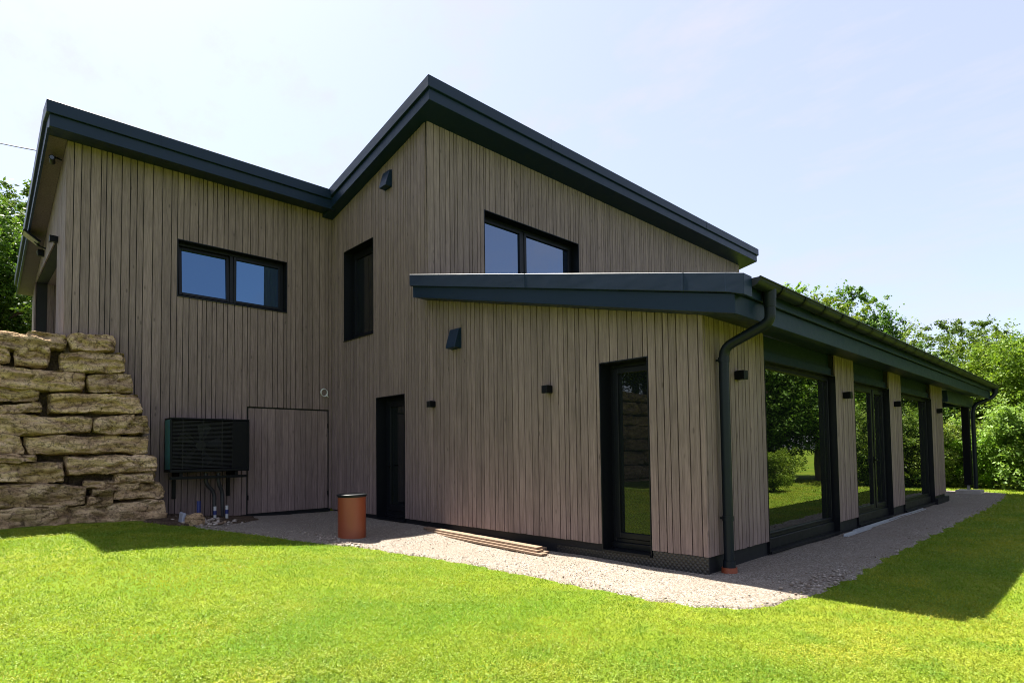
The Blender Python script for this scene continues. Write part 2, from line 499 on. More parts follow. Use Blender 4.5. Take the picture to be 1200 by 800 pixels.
clad('wall', P1, YA, -.002, .285, lambda u: 6.33, [W1WIN, HATCH], 3, back_trim=(.03, .0))
clad('wall', P2, XB, 0.0, ZCL, lambda u: (z_up(u) + .03) if u < XC + .001 else (z_low(u) + .02), [W2WIN, D2, D4, (XC + .001, XC + .003, 0, .01)], 5, back_trim=(0, .03))
clad('wall', P0, -13.4, XB - .024, 3.0, lambda u: z_gar(u) + .03, [GAR], 8, back_trim=(0, .03))
clad('wall', P3, .0175, 11.38, 3.9, lambda u: z_up(XC) + .03, [W3WIN], 9, back_trim=(.03, 0))
clad('wall', P5, .024, BAYS[0][0], ZCL, lambda u: z_low(0) + .02, [], 12, widths=(.078, .1, .118), back_trim=(.03, 0))
for k, (a, b) in enumerate(((BAYS[0][1], BAYS[1][0]), (BAYS[1][1], BAYS[2][0]), (BAYS[2][1], 11.344))):
    clad('wall', P5, a, b, ZCL, lambda u: z_low(0) + .02, [], 20 + k, widths=(.078, .1, .118))
# rear walls, never seen by the camera but closing the volumes
for bb in ((-13.4, -13.2, YA + .2, 6.0, 3.0, 5.0), (XB - .2, XC, 11.2, 11.38, .2, 6.1), (XC + .02, -.21, 11.14, 11.34, .2, 2.8), (-13.2, XB - .2, 5.8, 6.0, 3.0, 4.9)):
    MB().box(*bb).build('wall', M['wood'], house)

# plinths
pl = MB()
pl.pbox(P2, XB, D2[0], -.19, -.028, -.25, ZCL + .02)
pl.pbox(P2, D2[0], D2[1], -.19, -.028, -.25, D2[2] - .004)
pl.pbox(P2, D2[1], D4[0], -.19, -.028, -.25, ZCL + .02)
pl.pbox(P2, D4[0], D4[1], -.19, -.028, -.25, D4[2] - .004)
pl.pbox(P2, D4[1], -.03, -.19, -.028, -.25, ZCL + .02)
pl.pbox(P1, YA, -.03, -.19, -.030, -.25, .30)
pl.pbox(P5, .035, BAYS[0][0], -.19, -.027, -.25, ZCL + .02)
for (a, b), nx in zip(BAYS, (BAYS[1][0], BAYS[2][0], 11.34)):
    pl.pbox(P5, a, b, -.19, -.012, -.25, .116)
    pl.pbox(P5, b, nx, -.19, -.027, -.25, ZCL + .02)
pl.box(-.16, .05, 10.19, 11.40, .0, ZCL - .06)
pl.build('plinth', M['plinth'], house)
dm = MB()
dm.pbox(P2, -2.1, -1.362, -.026, -.016, .0, .180); dm.pbox(P2, -1.362, -.012, -.026, -.008, .0, .183); dm.pbox(P2, -.67, -.012, -.026, -.010, .184, ZCL - .004)
dm.build('plinth_membrane', M['dimple'], house)

# windows and doors
window(P1, *W1WIN, depth=.16, splits=(-1.90,), fw=.05, sash=.05, gl='glass_sky', tilt=(.07, 0), label='wide two pane upper window with its left sash tilted')
window(P2, *W2WIN, depth=.2, fw=.06, sash=.06, label='tall narrow upper window in a deep black reveal')
window(P3, *W3WIN, depth=.2, splits=(2.42,), fw=.05, sash=.06, gl='glass_pale', label='two pane window above the low roof')
window(P2, *D2, depth=.2, fw=.06, sash=.10, kind='door', sill=.06, handle=(D2[0] + .15, 1.15), label='black back door in a deep reveal')
window(P2, *D4, depth=.2, fw=.045, sash=.065, kind='door', sill=.07, label='narrow full height glazed door by the corner')
for k, (a, b) in enumerate(BAYS):
    window(P5, a, b, .12, 2.44, depth=.10, splits=(6.1,) if k == 1 else (), fw=.04, sash=.07 if k == 1 else .02, kind='patio_window', sill=.13, gl='glass_patio',
           handle=(6.02, 1.15) if k == 1 else None)
    hb = MB()
    hb.pbox(P5, a + .004, b - .004, -.19, -.05, 2.445, 2.562)
    hb.pbox(P5, a + .004, b - .004, -.19, -.085, 2.562, 2.77)
    hb.build('blind_box', M['trim'], house, bevel=.004)

# hatch door in the clad wall
hd = MB(); rng = random.Random(4)
u = HATCH[0] + .024
while u < HATCH[1] - .07:
    w_ = min(rng.choice((.112, .13, .142)), HATCH[1] - .024 - u)
    if HATCH[1] - .024 - u - w_ < .06: w_ = HATCH[1] - .024 - u
    hd.pbox(P1, u + .003, u + w_ - .003, -.03, -.003, HATCH[2] + .015, HATCH[3] - .03)
    u += w_
hatch = hd.build('hatch_door', M['wood'], house)
MB().pbox(P1, HATCH[0] + .003, HATCH[1] - .003, -.2, -.045, HATCH[2], HATCH[3] - .003).build('frame', M['membrane'], hatch)
for z in (.55, 1.9):
    MB().pbox(P1, HATCH[0] + .012, HATCH[0] + .034, -.002, .006, z, z + .09).build('hinge', M['black'], hatch)
    MB().pbox(P1, HATCH[1] - .034, HATCH[1] - .012, -.002, .006, z, z + .09).build('hinge', M['black'], hatch)

# garage recess
gd = MB()
gd.pbox(P0, GAR[0], GAR[1], -1.30, -1.20, 3.0, 5.06)
for k in range(1, 9): gd.pbox(P0, GAR[0], GAR[1], -1.20, -1.196, 3.0 + k * .24, 3.0 + k * .24 + .012)
gd.build('garage_door', M['garage'], house)
gr = MB()
x = 0
while x < .98:
    gr.box(GAR[0] - .02, GAR[0] + .002, YA + .204 + x, YA + .204 + x + .11, 3.0, 5.06); x += .118
gr.box(GAR[1] - .002, GAR[1] + .02, YA + .204, YA + 1.2, 3.0, 5.06)
gr.box(GAR[0], GAR[1], YA + .204, YA + 1.2, 5.06, 5.10)
gr.build('garage_reveal', M['wood'], house)

# roofs: lower fascia, projecting upper trim, thin drip line between
def rooflet(prof_bottom, y0, y1, label, inset_x=(.04, .04), inset_y=(.04, .04), seams=()):
    """prof_bottom: soffit profile [(x, z), ...] from left to right"""
    bot = prof_bottom
    lo = [(bot[0][0] + inset_x[0], bot[0][1])] + bot[1:-1] + [(bot[-1][0] - inset_x[1], bot[-1][1])]
    top = [(x, z + .378) for x, z in bot]
    mid = [(x, z + .188) for x, z in bot]
    r = MB().prism_y(mid + top[::-1], y0, y1).build('roof', M['trim'], house, bevel=.006)
    if label: r['label'] = label
    MB().prism_y(lo + [(x, z + .192) for x, z in lo[::-1]], y0 + inset_y[0], y1 - inset_y[1]).build('fascia', M['trim'], r, bevel=.005)
    return r
def interp(prof, x):
    for (a, za), (b, zb) in zip(prof, prof[1:]):
        if a <= x <= b: return za + (zb - za) * (x - a) / (b - a)
upper = [(-8.26, z_up(-8.26)), (-4.445, z_up(-4.445))]
low = [(-4.955, z_low(-4.955)), (.515, z_low(.515))]
gar = [(-13.52, z_gar(-13.52)), (XB, 6.285), (-7.80, 6.250)]
r_up = rooflet(upper, -.262, 11.74, 'high monopitch roof')
r_low = rooflet(low, -.300, 14.90, 'low lean-to roof running out over the porch')
r_gar = rooflet(gar, -4.66, -.10, 'garage roof')
# garage roof goes on behind the upper volume
MB().prism_y([(-13.5, z_gar(-13.5)), (XB - .2, z_gar(XB - .2)), (XB - .2, z_gar(XB - .2) + .37), (-13.5, z_gar(-13.5) + .37)], -.11, 6.2).build('roof', M['trim'], house)
# joints in the sheet metal trims (raised cover strips)
def seam_front(prof, ya, xs, parent):
    for x in xs:
        zb = interp(prof, x)
        MB().box(x - .012, x + .012, ya - .004, ya + .03, zb + .190, zb + .376).build('joint_strip', M['trim'], parent, bevel=.002)
seam_front(low, -.300, (-2.32, -.05), r_low)
def seam_side(xf, zb, ys, parent, lo=.19, hi=.376):
    for y in ys: MB().box(xf - .03, xf + .004, y - .012, y + .012, zb + lo, zb + hi).build('joint_strip', M['trim'], parent, bevel=.002)
seam_side(-4.445, z_up(-4.445), (2.6, 5.6, 8.6), r_up)
seam_side(-7.80, 6.25, (-3.2, -1.2), r_gar)
# verge cap that closes the gutter end, wood soffit along the garage front
MB().prism_y([(.40, z_low(.40) + .19), (.585, z_low(.585) + .17), (.585, z_low(.585) + .372), (.40, z_low(.40) + .376)], -.304, -.13).build('verge_cap', M['trim'], r_low, bevel=.004)
MB().prism_y([(-13.46, z_gar(-13.46) - .012), (XB + .02, 6.273), (XB + .02, 6.281), (-13.46, z_gar(-13.46) - .003)], -4.60, YA - .004).build('soffit', M['soffit'], r_gar)
for ya_, off in ((-4.622, .0),):
    MB().prism_y([(-13.44, z_gar(-13.44) - .03), (XB + .3, 6.25), (XB + .3, 6.265), (-13.44, z_gar(-13.44) - .006)], -4.634, -4.602).build('drip_edge', M['trim'], r_gar)
# porch beam along the eave
MB().box(.0, .11, 11.36, 14.75, 2.42, 2.70).build('beam', M['trim'], house, bevel=.005)
MB().box(-4.6, -.002, 14.2, 14.3, 2.45, 2.70).build('beam', M['trim'], house, bevel=.005)

# gutter along the low eave
GX, GZ, GR = .585, 2.985, .078
gut = MB()
n = 14
pr = [(GX + GR * math.cos(math.pi + math.pi * k / n), GZ + GR * math.sin(math.pi + math.pi * k / n)) for k in range(n + 1)]
pin = [(GX + (GR - .006) * math.cos(math.pi + math.pi * k / n), GZ + (GR - .006) * math.sin(math.pi + math.pi * k / n)) for k in range(n + 1)]
y0, y1 = -.125, 14.95
N = len(pr)
vs = [(x, y, z) for y in (y0, y1) for x, z in pr] + [(x, y, z) for y in (y0, y1) for x, z in pin]
fs = []
for k in range(n):
    fs.append((k, k + N, k + 1 + N, k + 1)); fs.append((2 * N + k, 2 * N + k + 1, 3 * N + k + 1, 3 * N + k))
for k in (0, n): fs.append((k, k + 2 * N, k + 3 * N, k + N))
gut.add(vs, fs, 0, True)
gut.tube([(GX + GR, y0, GZ), (GX + GR, y1, GZ)], .009, 8)
for ye in (y0, y1 - .004):
    gut.add([(x, ye, z) for x, z in pr] + [(x, ye + .004, z) for x, z in pr], [tuple(range(N)), tuple(range(2 * N - 1, N - 1, -1))])
gutter = gut.build('gutter', M['pipe'], house)
y = .42
while y < 14.8:
    rr = GR + .012
    p2 = [(GX + rr * math.cos(math.pi + math.pi * k / n), GZ + rr * math.sin(math.pi + math.pi * k / n)) for k in range(n + 1)]
    MB().add([(x, yy, z) for yy in (y - .028, y + .028) for x, z in p2], [(k, k + N, k + 1 + N, k + 1) for k in range(n)], 0, True).build('bracket', M['black'], gutter)
    y += .60

def downpipe(top, pts, r, collar, name='downpipe'):
    d = MB(); d.tube(rounded(pts, .16, 7), r)
    o = d.build(name, M['pipe'], house)
    c = MB()
    c.tube([(top[0], top[1], top[2] + .02), (top[0], top[1], top[2] - .16)], .05, 16, radii=[.066, r + .004])
    c.build('outlet', M['pipe'], o)
    for z in collar:
        b = MB()
        x, y_ = pts[-1][0], pts[-1][1]
        b.tube([(x, y_, z), (x, y_, z + .05)], r + .006, 16)
        b.box(x - r - .05, x - r + .01, y_ - .008, y_ + .008, z + .015, z + .035)
        b.build('clip', M['pipe'], o)
    return o
dp = downpipe((GX, .26, GZ - GR + .02), [(GX, .26, 2.93), (GX, .26, 2.63), (.45, .26, 2.57), (.09, .26, 2.43), (.085, .26, 2.2), (.085, .26, .14)], .052, (.62, 2.28))
MB().tube([(.085, .26, .07), (.085, .26, .142)], .06, 20, radii=[.082, .078]).build('drain_collar', M['terracotta'], dp)
MB().tube([(.085, .26, .14), (.085, .26, .21)], .06, 20, radii=[.064, .060]).build('socket', M['pipe'], dp)

# porch post on its concrete pad
PX, PY = -.02, 14.35
post = empty('porch_post', (PX, PY, .07))
post.parent = house
MB().box(-.085, .085, -.085, .085, .24, 2.62).build('post_shaft', M['black'], post, bevel=.006)
MB().box(-.03, .03, -.03, .03, .12, .24).box(-.07, .07, -.07, .07, .115, .125).build('post_foot', M['chrome'], post)
MB().box(-.26, .30, -.26, .26, -.2, .115).build('concrete_pad', M['concrete'], post, bevel=.012)
dp2 = downpipe((GX, 14.80, GZ - GR + .02), [(GX, 14.80, 2.93), (GX, 14.80, 2.78), (.50, 14.75, 2.66), (.17, 14.55, 2.50), (.12, 14.5, 2.30), (.12, 14.5, .2)], .052, (.5, 2.1))

# ------------------------------------------------------------------ things on the walls
def lamp_root(loc, rz, label, proto=[]):
    if not proto:
        t = empty('wall_lamp', loc, label, 'wall lamp', 'cube lamps on the timber walls', rz)
        b = MB().box(-.05, .05, -.112, -.012, -.05, .05)
        b.build('lamp_body', M['black'], t, bevel=.004, seg=2)
        MB().box(-.045, .045, -.012, .002, -.045, .045).build('back_plate', M['black'], t)
        MB().tube([(0, -.062, -.054), (0, -.062, -.049)], .03, 16).build('lens', M['lens'], t)
        MB().tube([(0, -.062, .049), (0, -.062, .054)], .03, 16).build('lens', M['lens'], t)
        proto.append(t); return t
    p = proto[0]; c = p.copy(); COL.objects.link(c); c.location = loc; c.rotation_euler.z = rz; c['label'] = label
    for ch in list(p.children):
        d = ch.copy(); COL.objects.link(d); d.parent = c
    return c
lamp_root((-4.72, 0, 2.149), 0, 'black cube wall lamp between the black back door and the vent hood')
lamp_root((-2.17, 0, 2.166), 0, 'black cube wall lamp on the boards left of the narrow glazed door')
lamp_root((0, .72, 2.182), R(90), 'black cube wall lamp just right of the swan neck downpipe')
lamp_root((0, 4.31, 2.168), R(90), 'black cube wall lamp on the pier after the largest patio window')
lamp_root((0, 7.18, 2.172), R(90), 'black cube wall lamp on the narrow pier after the double patio door')
lamp_root((0, 10.74, 2.182), R(90), 'black cube wall lamp on the last pier before the porch')
lamp_root((-9.17, YA, 4.97), 0, 'black cube wall lamp beside the top corner of the garage opening')

def vent(loc, label, proto=[]):
    if not proto:
        t = empty('vent_hood', loc, label, 'vent', 'dark vent hoods on the timber walls')
        m = MB()
        w = .115
        prof = [(-.005, .15), (-.045, .15), (-.125, -.115), (-.125, -.15), (-.005, -.15)]
        vs = [(-w, y, z) for y, z in prof] + [(w, y, z) for y, z in prof]
        n_ = len(prof)
        m.add(vs, [tuple(range(n_)), tuple(range(2 * n_ - 1, n_ - 1, -1))] + [(i, i + n_, (i + 1) % n_ + n_, (i + 1) % n_) for i in range(n_)])
        m.build('hood', M['trim'], t, bevel=.005)
        MB().box(-.125, .125, -.008, .002, -.158, .158).build('back_plate', M['trim'], t)
        proto.append(t); return t
    p = proto[0]; c = p.copy(); COL.objects.link(c); c.location = loc; c['label'] = label
    for ch in list(p.children):
        d = ch.copy(); COL.objects.link(d); d.parent = c
    return c
vent((-6.06, 0, 6.28), 'dark sloped vent hood high under the roof verge')
vent((-4.12, 0, 3.118), 'dark sloped vent hood under the left end of the low roof')

# security camera and floodlight on the garage front
t = empty('security_camera', (-8.62, YA, 6.10), 'small dark bullet camera under the soffit of the garage front', 'camera')
MB().tube([(.0, -.02, 0), (.0, -.10, .02), (.02, -.13, -.02)], .014, 10).build('bracket', M['black'], t)
MB().tube([(-.10, -.13, -.03), (.14, -.16, -.05)], .04, 14).build('camera_body', M['black'], t)
MB().tube([(.14, -.16, -.05), (.145, -.161, -.0505)], .028, 14).build('lens', M['glass'], t)
t = empty('floodlight', (-10.95, YA, 5.34), 'slim floodlight with a pale panel tilted out above the garage opening', 'floodlight')
MB().tube([(.0, -.0, -.05), (.0, -.10, -.02), (.0, -.16, .05)], .016, 8).build('bracket', M['black'], t)
fl = MB()
fl.add([(-.16, -.10, .0), (.16, -.10, .0), (.16, -.34, .18), (-.16, -.34, .18), (-.16, -.08, .03), (.16, -.08, .03), (.16, -.32, .21), (-.16, -.32, .21)],
       [(0, 3, 2, 1), (4, 5, 6, 7), (0, 1, 5, 4), (1, 2, 6, 5), (2, 3, 7, 6), (3, 0, 4, 7)])
fl.build('lamp_head', M['black'], t)
MB().add([(-.14, -.125, .012), (.14, -.125, .012), (.14, -.325, .162), (-.14, -.325, .162), (-.14, -.120, .020), (.14, -.120, .020), (.14, -.320, .170), (-.14, -.320, .170)],
         [(0, 3, 2, 1), (4, 5, 6, 7), (0, 1, 5, 4), (1, 2, 6, 5), (2, 3, 7, 6), (3, 0, 4, 7)]).build('lens', M['lens'], t)
t = empty('motion_sensor', (-11.2, YA, 5.26), 'tiny black sensor box beside the floodlight on the garage front', 'sensor')
MB().box(-.05, .05, -.10, .002, -.06, .06).build('sensor_body', M['black'], t, bevel=.01)
MB().tube([(0, -.10, 0), (0, -.115, 0)], .028, 12).build('sensor_lens', M['lens'], t)

# ring of spare cable by the inner corner
t = empty('cable_coil', (XB + .02, -.19, 2.62), 'small coil of pale cable hung on the wall by the inner corner', 'cable')
ring = MB()
for k in range(3):
    pts = [(.012 + .006 * k, .068 * math.cos(a) + .004 * k, .075 * math.sin(a) - .005 * k) for a in [2 * math.pi * i / 28 for i in range(29)]]
    ring.tube(pts, .007, 8, cap=False)
ring.build('coil', M['whiteplastic'], t)
MB().tube([(.015, .05, -.05), (.03, .075, -.08), (.03, .085, -.10)], .008, 8).build('cable_end', M['chrome'], t)

# ------------------------------------------------------------------ heat pump
hp = empty('heat_pump', (-8.0, -2.41, .3), 'black wall mounted heat pump unit with teal coil side between stones and hatch', 'heat pump')
ox, oy, oz = -8.0, -2.41, .3
def H(*a):  # absolute box to local
    return (a[0] - ox, a[1] - ox, a[2] - oy, a[3] - oy, a[4] - oz, a[5] - oz)
y0, y1, z0, z1, xb, xf = -3.03, -1.80, 1.105, 2.0, -8.10, -7.72
cs = MB()
cs.box(*H(xb, xf, y0, y1, z1 - .03, z1)); cs.box(*H(xb, xf, y0, y1, z0, z0 + .05))
cs.box(*H(xb, xf, y1 - .03, y1, z0 + .05, z1 - .03)); cs.box(*H(xb, xb + .02, y0 + .02, y1 - .03, z0 + .05, z1 - .03))
cs.box(*H(xf - .03, xf, y0, y0 + .03, z0 + .05, z1 - .03)); cs.box(*H(xb, xb + .03, y0, y0 + .02, z0 + .05, z1 - .03))
cs.box(*H(xf - .02, xf - .004, -2.08, y1 - .03, z0 + .05, z1 - .03))
cs.build('casing', M['black'], hp, bevel=.006)
gm = MB(); z = z0 + .07
while z < z1 - .05:
    gm.box(*H(xf - .014, xf - .002, y0 + .03, -2.08, z, z + .007)); z += .022
for yy in (-2.85, -2.55, -2.25): gm.box(*H(xf - .022, xf - .014, yy, yy + .012, z0 + .05, z1 - .03))
gm.build('grille', M['membrane'], hp)
fb = MB(); cy_, cz_ = -2.57 - oy, 1.55 - oz; fx = xf - .08 - ox
for k in range(5):
    a = 2 * math.pi * k / 5
    q = lambda r, da, dx: (fx + dx, cy_ + r * math.cos(a + da), cz_ + r * math.sin(a + da))
    vs = [q(.07, -.3, .03), q(.07, .3, -.03), q(.34, .42, -.03), q(.36, 0, .0), q(.34, -.2, .03)]
    vs2 = [(x - .006, y, z) for x, y, z in vs]
    fb.add(vs + vs2, [(0, 1, 2, 3, 4), (9, 8, 7, 6, 5)] + [(i, 5 + i, 5 + (i + 1) % 5, (i + 1) % 5) for i in range(5)])
fb.tube([(fx - .05, cy_, cz_), (fx + .05, cy_, cz_)], .08, 18)
fb.build('fan', M['lid'], hp)
MB().box(*H(xb + .031, xf - .031, y0 + .004, y0 + .016, z0 + .051, z1 - .031)).build('coil', M['teal'], hp)
for yy in (-2.88, -2.02):
    MB().box(*H(XB + .003, xf - .06, yy, yy + .05, z0 - .07, z0 - .002)).box(*H(XB + .003, XB + .05, yy, yy + .05, z0 - .45, z0 - .07)).build('bracket', M['black'], hp)
MB().box(*H(xf - .12, xf - .06, y0 + .02, y1 - .02, z0 - .115, z0 - .071)).build('support_rail', M['black'], hp)
MB().tube(rounded([(-7.9 - ox, -2.45 - oy, z0 - .02 - oz), (-7.9 - ox, -2.45 - oy, .9 - oz), (-7.95 - ox, -2.30 - oy, .75 - oz), (-7.95 - ox, -2.29 - oy, .25 - oz)], .1), .032, 12).build('flow_pipe', M['cable'], hp)
MB().tube(rounded([(-7.9 - ox, -2.25 - oy, z0 - .02 - oz), (-7.9 - ox, -2.25 - oy, .9 - oz), (-7.95 - ox, -2.17 - oy, .75 - oz), (-7.95 - ox, -2.16 - oy, .25 - oz)], .1), .032, 12).build('return_pipe', M['cable'], hp)

# pipe stubs and debris under it
t = empty('pipe_stub', (-7.66, -2.62, .27), 'dark blue upright pipe stub in the soil below the heat pump', 'pipe', 'pipe stubs below the heat pump')
MB().tube([(0, 0, -.1), (0, 0, .36)], .03, 14).build('pipe_wall', M['blue'], t)
MB().tube([(.02, 0, .0), (.12, .16, .02)], .03, 12).build('elbow', M['cable'], t)
for k, (x, yv) in enumerate(((-7.70, -2.36), (-7.74, -2.16))):
    t = empty('pipe_stub', (x, yv, .26), ('left' if k == 0 else 'right') + ' one of the pair of white capped blue pipe stubs under the heat pump', 'pipe', 'pipe stubs below the heat pump')
    MB().tube([(0, 0, -.1), (0, 0, .12)], .024, 14).build('pipe_wall', M['whiteplastic'], t)
    MB().tube([(0, 0, .12), (0, 0, .19)], .027, 14).build('sleeve', M['blue'], t)
    MB().tube([(0, 0, .19), (0, 0, .26)], .024, 14).build('cap', M['whiteplastic'], t)

def rock_mesh(name, sx, sy, sz, seed, mat, sub=3, rough=.22):
    bm = bmesh.new(); bmesh.ops.create_icosphere(bm, subdivisions=sub, radius=1)
    o = Vector((seed * 13.1, seed * 7.7, seed * 3.3))
    for v in bm.verts:
        p = v.co.copy()
        q = Vector([math.copysign(abs(c) ** .6, c) for c in p])
        d = 1 + rough * mnoise.noise(p * 1.6 + o) + rough * .5 * mnoise.noise(p * 4.2 + o)
        v.co = Vector((q.x * sx, q.y * sy, q.z * sz)) * d
    me = bpy.data.meshes.new(name); bm.to_mesh(me); bm.free(); me.materials.append(mat)
    for p in me.polygons: p.use_smooth = True
    return me
def ground_thing(name, me, x, y, dz, label, cat, group=None):
    o = link(name, me, None, (x, y, float(ground_h(x, y)) + dz)); return tag(o, label, cat, group)
ground_thing('rock', rock_mesh('rock', .15, .12, .11, 3, M['stone']), -7.0, -2.86, .06, 'loose tan rock at the edge of the grass below the heat pump', 'rock')
sc = MB(); sc.add([(-.09, 0, 0), (.09, .02, 0), (.07, .04, .24), (-.06, .01, .26), (-.09, -.05, 0), (.09, -.04, 0), (.07, -.01, .24), (-.06, -.03, .26)],
                  [(0, 1, 2, 3), (7, 6, 5, 4), (0, 4, 5, 1), (1, 5, 6, 2), (2, 6, 7, 3), (3, 7, 4, 0)])
o = sc.build('plastic_scrap', M['graybag'], None, (-7.18, -2.98, .25), bevel=.01); tag(o, 'crumpled grey plastic scrap stuck in the soil beside the loose rock', 'scrap')
o = MB().tube([(-.18, 0, .03), (.0, .05, .06), (.2, .02, .10)], .018, 8).build('stick', M['plank'], None, (-6.75, -2.58, .27)); tag(o, 'pale broken stick lying on gravel beside the loose rock', 'stick')

# ------------------------------------------------------------------ drain riser, planks, metal strips
bx, by = -4.80, -1.40
bz = float(ground_h(bx, by)) - .03
t = empty('drain_riser', (bx, by, bz), 'orange brown plastic drain riser with dark lid on the gravel edge', 'drain pipe')
MB().tube([(0, 0, -.2), (0, 0, .63)], .195, 48).build('riser_pipe', M['terracotta'], t)
ld = MB(); ld.tube([(0, 0, .625), (0, 0, .637), (0, 0, .64), (0, 0, .662), (0, 0, .668)], .2, 48, radii=[.199, .201, .212, .212, .17])
ld.build('lid', M['lid'], t)

rng = random.Random(5)
k = 0
plank_lab = ['lowest weathered plank nearest the gravel in the stack by the plinth', 'bottom weathered plank against the plinth in the stack', 'middle weathered plank of the stack by the plinth',
             'pale top plank of the stack lying along the plinth', 'short top plank at the back of the stack along the plinth']
for (x0, x1, y0, y1, zz) in ((-4.30, -2.02, -.36, -.25, .0), (-4.55, -2.10, -.24, -.13, .0), (-4.62, -2.12, -.33, -.22, .03), (-4.75, -2.16, -.30, -.19, .06), (-4.5, -2.2, -.18, -.07, .032)):
    m = MB()
    nseg = 8
    for i in range(nseg):
        a, b = i / nseg, (i + 1) / nseg
    gz = float(ground_h(-3.2, -.2)) + .012
    za, zb = gz + zz + .035, gz + zz + .004
    vs = [(x0, y0 + .10, za), (x0, y1 + .10, za), (x1, y1, zb), (x1, y0, zb)]
    vs = vs + [(x, y, z + .027) for x, y, z in vs]
    m.add(vs, [(0, 1, 2, 3), (7, 6, 5, 4), (0, 4, 5, 1), (1, 5, 6, 2), (2, 6, 7, 3), (3, 7, 4, 0)])
    o = m.build('plank', M['plank'], None, bevel=.003)
    tag(o, plank_lab[k], 'plank', 'planks stacked along the plinth'); k += 1
for (y0, y1, x0, lab) in ((3.75, 4.9, .10, 'short dull metal strip lying by the plinth under the first pier'), (4.3, 8.75, .06, 'long pale metal strip lying on the gravel under the patio door')):
    m = MB(); m.box(x0, x0 + .055, y0, y1, .082, .088); m.box(x0, x0 + .006, y0, y1, .088, .118); m.box(x0 + .049, x0 + .055, y0, y1, .088, .102)
    tag(m.build('metal_strip', M['galv'], None), lab, 'metal strip', 'metal strips by the patio windows')

# ------------------------------------------------------------------ dry stone retaining wall
WALL_X = lambda z: -7.60 - .158 * (z - .35)
# camera (solved from the photograph)
CF, CX, CY = 686.96, 609.01, 501.39
CAM = Vector((2.9921, -5.5608, 1.3599)); ROT = (1.6121, .0132, .8016)
from mathutils import Euler
CM = Euler(ROT, 'XYZ').to_matrix()

stone_wall = empty('retaining_wall', (-7.7, -4.5, .3), 'dry stacked tan boulder retaining wall against the dark timber side wall', 'stone wall')
SO = Vector((-7.7, -4.5, .3))
# front outlines of the stones in the wall face: (y0, y1, z0, z1) at both ends -> four corners (y, z)
STONES = [((-12, 388), (79, 388), (79, 409), (-12, 409)), ((80, 391), (136, 392), (138, 412), (84, 411)), ((-20, 398), (9, 398), (9, 424), (-20, 424)),
 ((16, 405), (58, 406), (59, 430), (16, 428)), ((68, 412), (147, 413), (149, 437), (72, 437)), ((-30, 425), (100, 436), (100, 458), (-30, 455)), ((103, 438), (156, 438), (158, 461), (104, 460)),
 ((-24, 452), (45, 453), (46, 471), (-24, 471)), ((-24, 474), (49, 473), (50, 484), (-24, 485)), ((55, 461), (165, 463), (166, 484), (56, 483)), ((-32, 486), (106, 488), (106, 508), (-32, 510)),
 ((108, 487), (175, 487), (177, 509), (109, 508)), ((-24, 507), (26, 509), (26, 531), (-24, 532)), ((29, 510), (175, 511), (177, 532), (30, 533)), ((-22, 532), (40, 531), (40, 541), (-22, 542)),
 ((-18, 542), (75, 541), (76, 566), (-18, 566)), ((78, 534), (185, 534), (187, 554), (79, 557)), ((100, 563), (138, 564), (138, 573), (101, 573)), ((136, 556), (180, 555), (181, 567), (136, 567)),
 ((109, 573), (130, 573), (131, 581), (109, 581)), ((132, 567), (193, 566), (195, 585), (132, 586)), ((-38, 567), (100, 569), (101, 592), (-38, 598)), ((102, 581), (133, 580), (134, 591), (102, 593)),
 ((-40, 599), (82, 591), (84, 620), (-40, 632)), ((70, 594), (193, 585), (197, 614), (70, 622))]
def on_face(u, v):
    d = CM @ Vector(((u - CX) / CF, -(v - CY) / CF, -1))
    # x = -7.6 - .158 (z - .35)
    t = (-7.6 + .158 * .35 - CAM.x - .158 * CAM.z) / (d.x + .158 * d.z)
    p = CAM + d * t
    return (p.y, p.z)
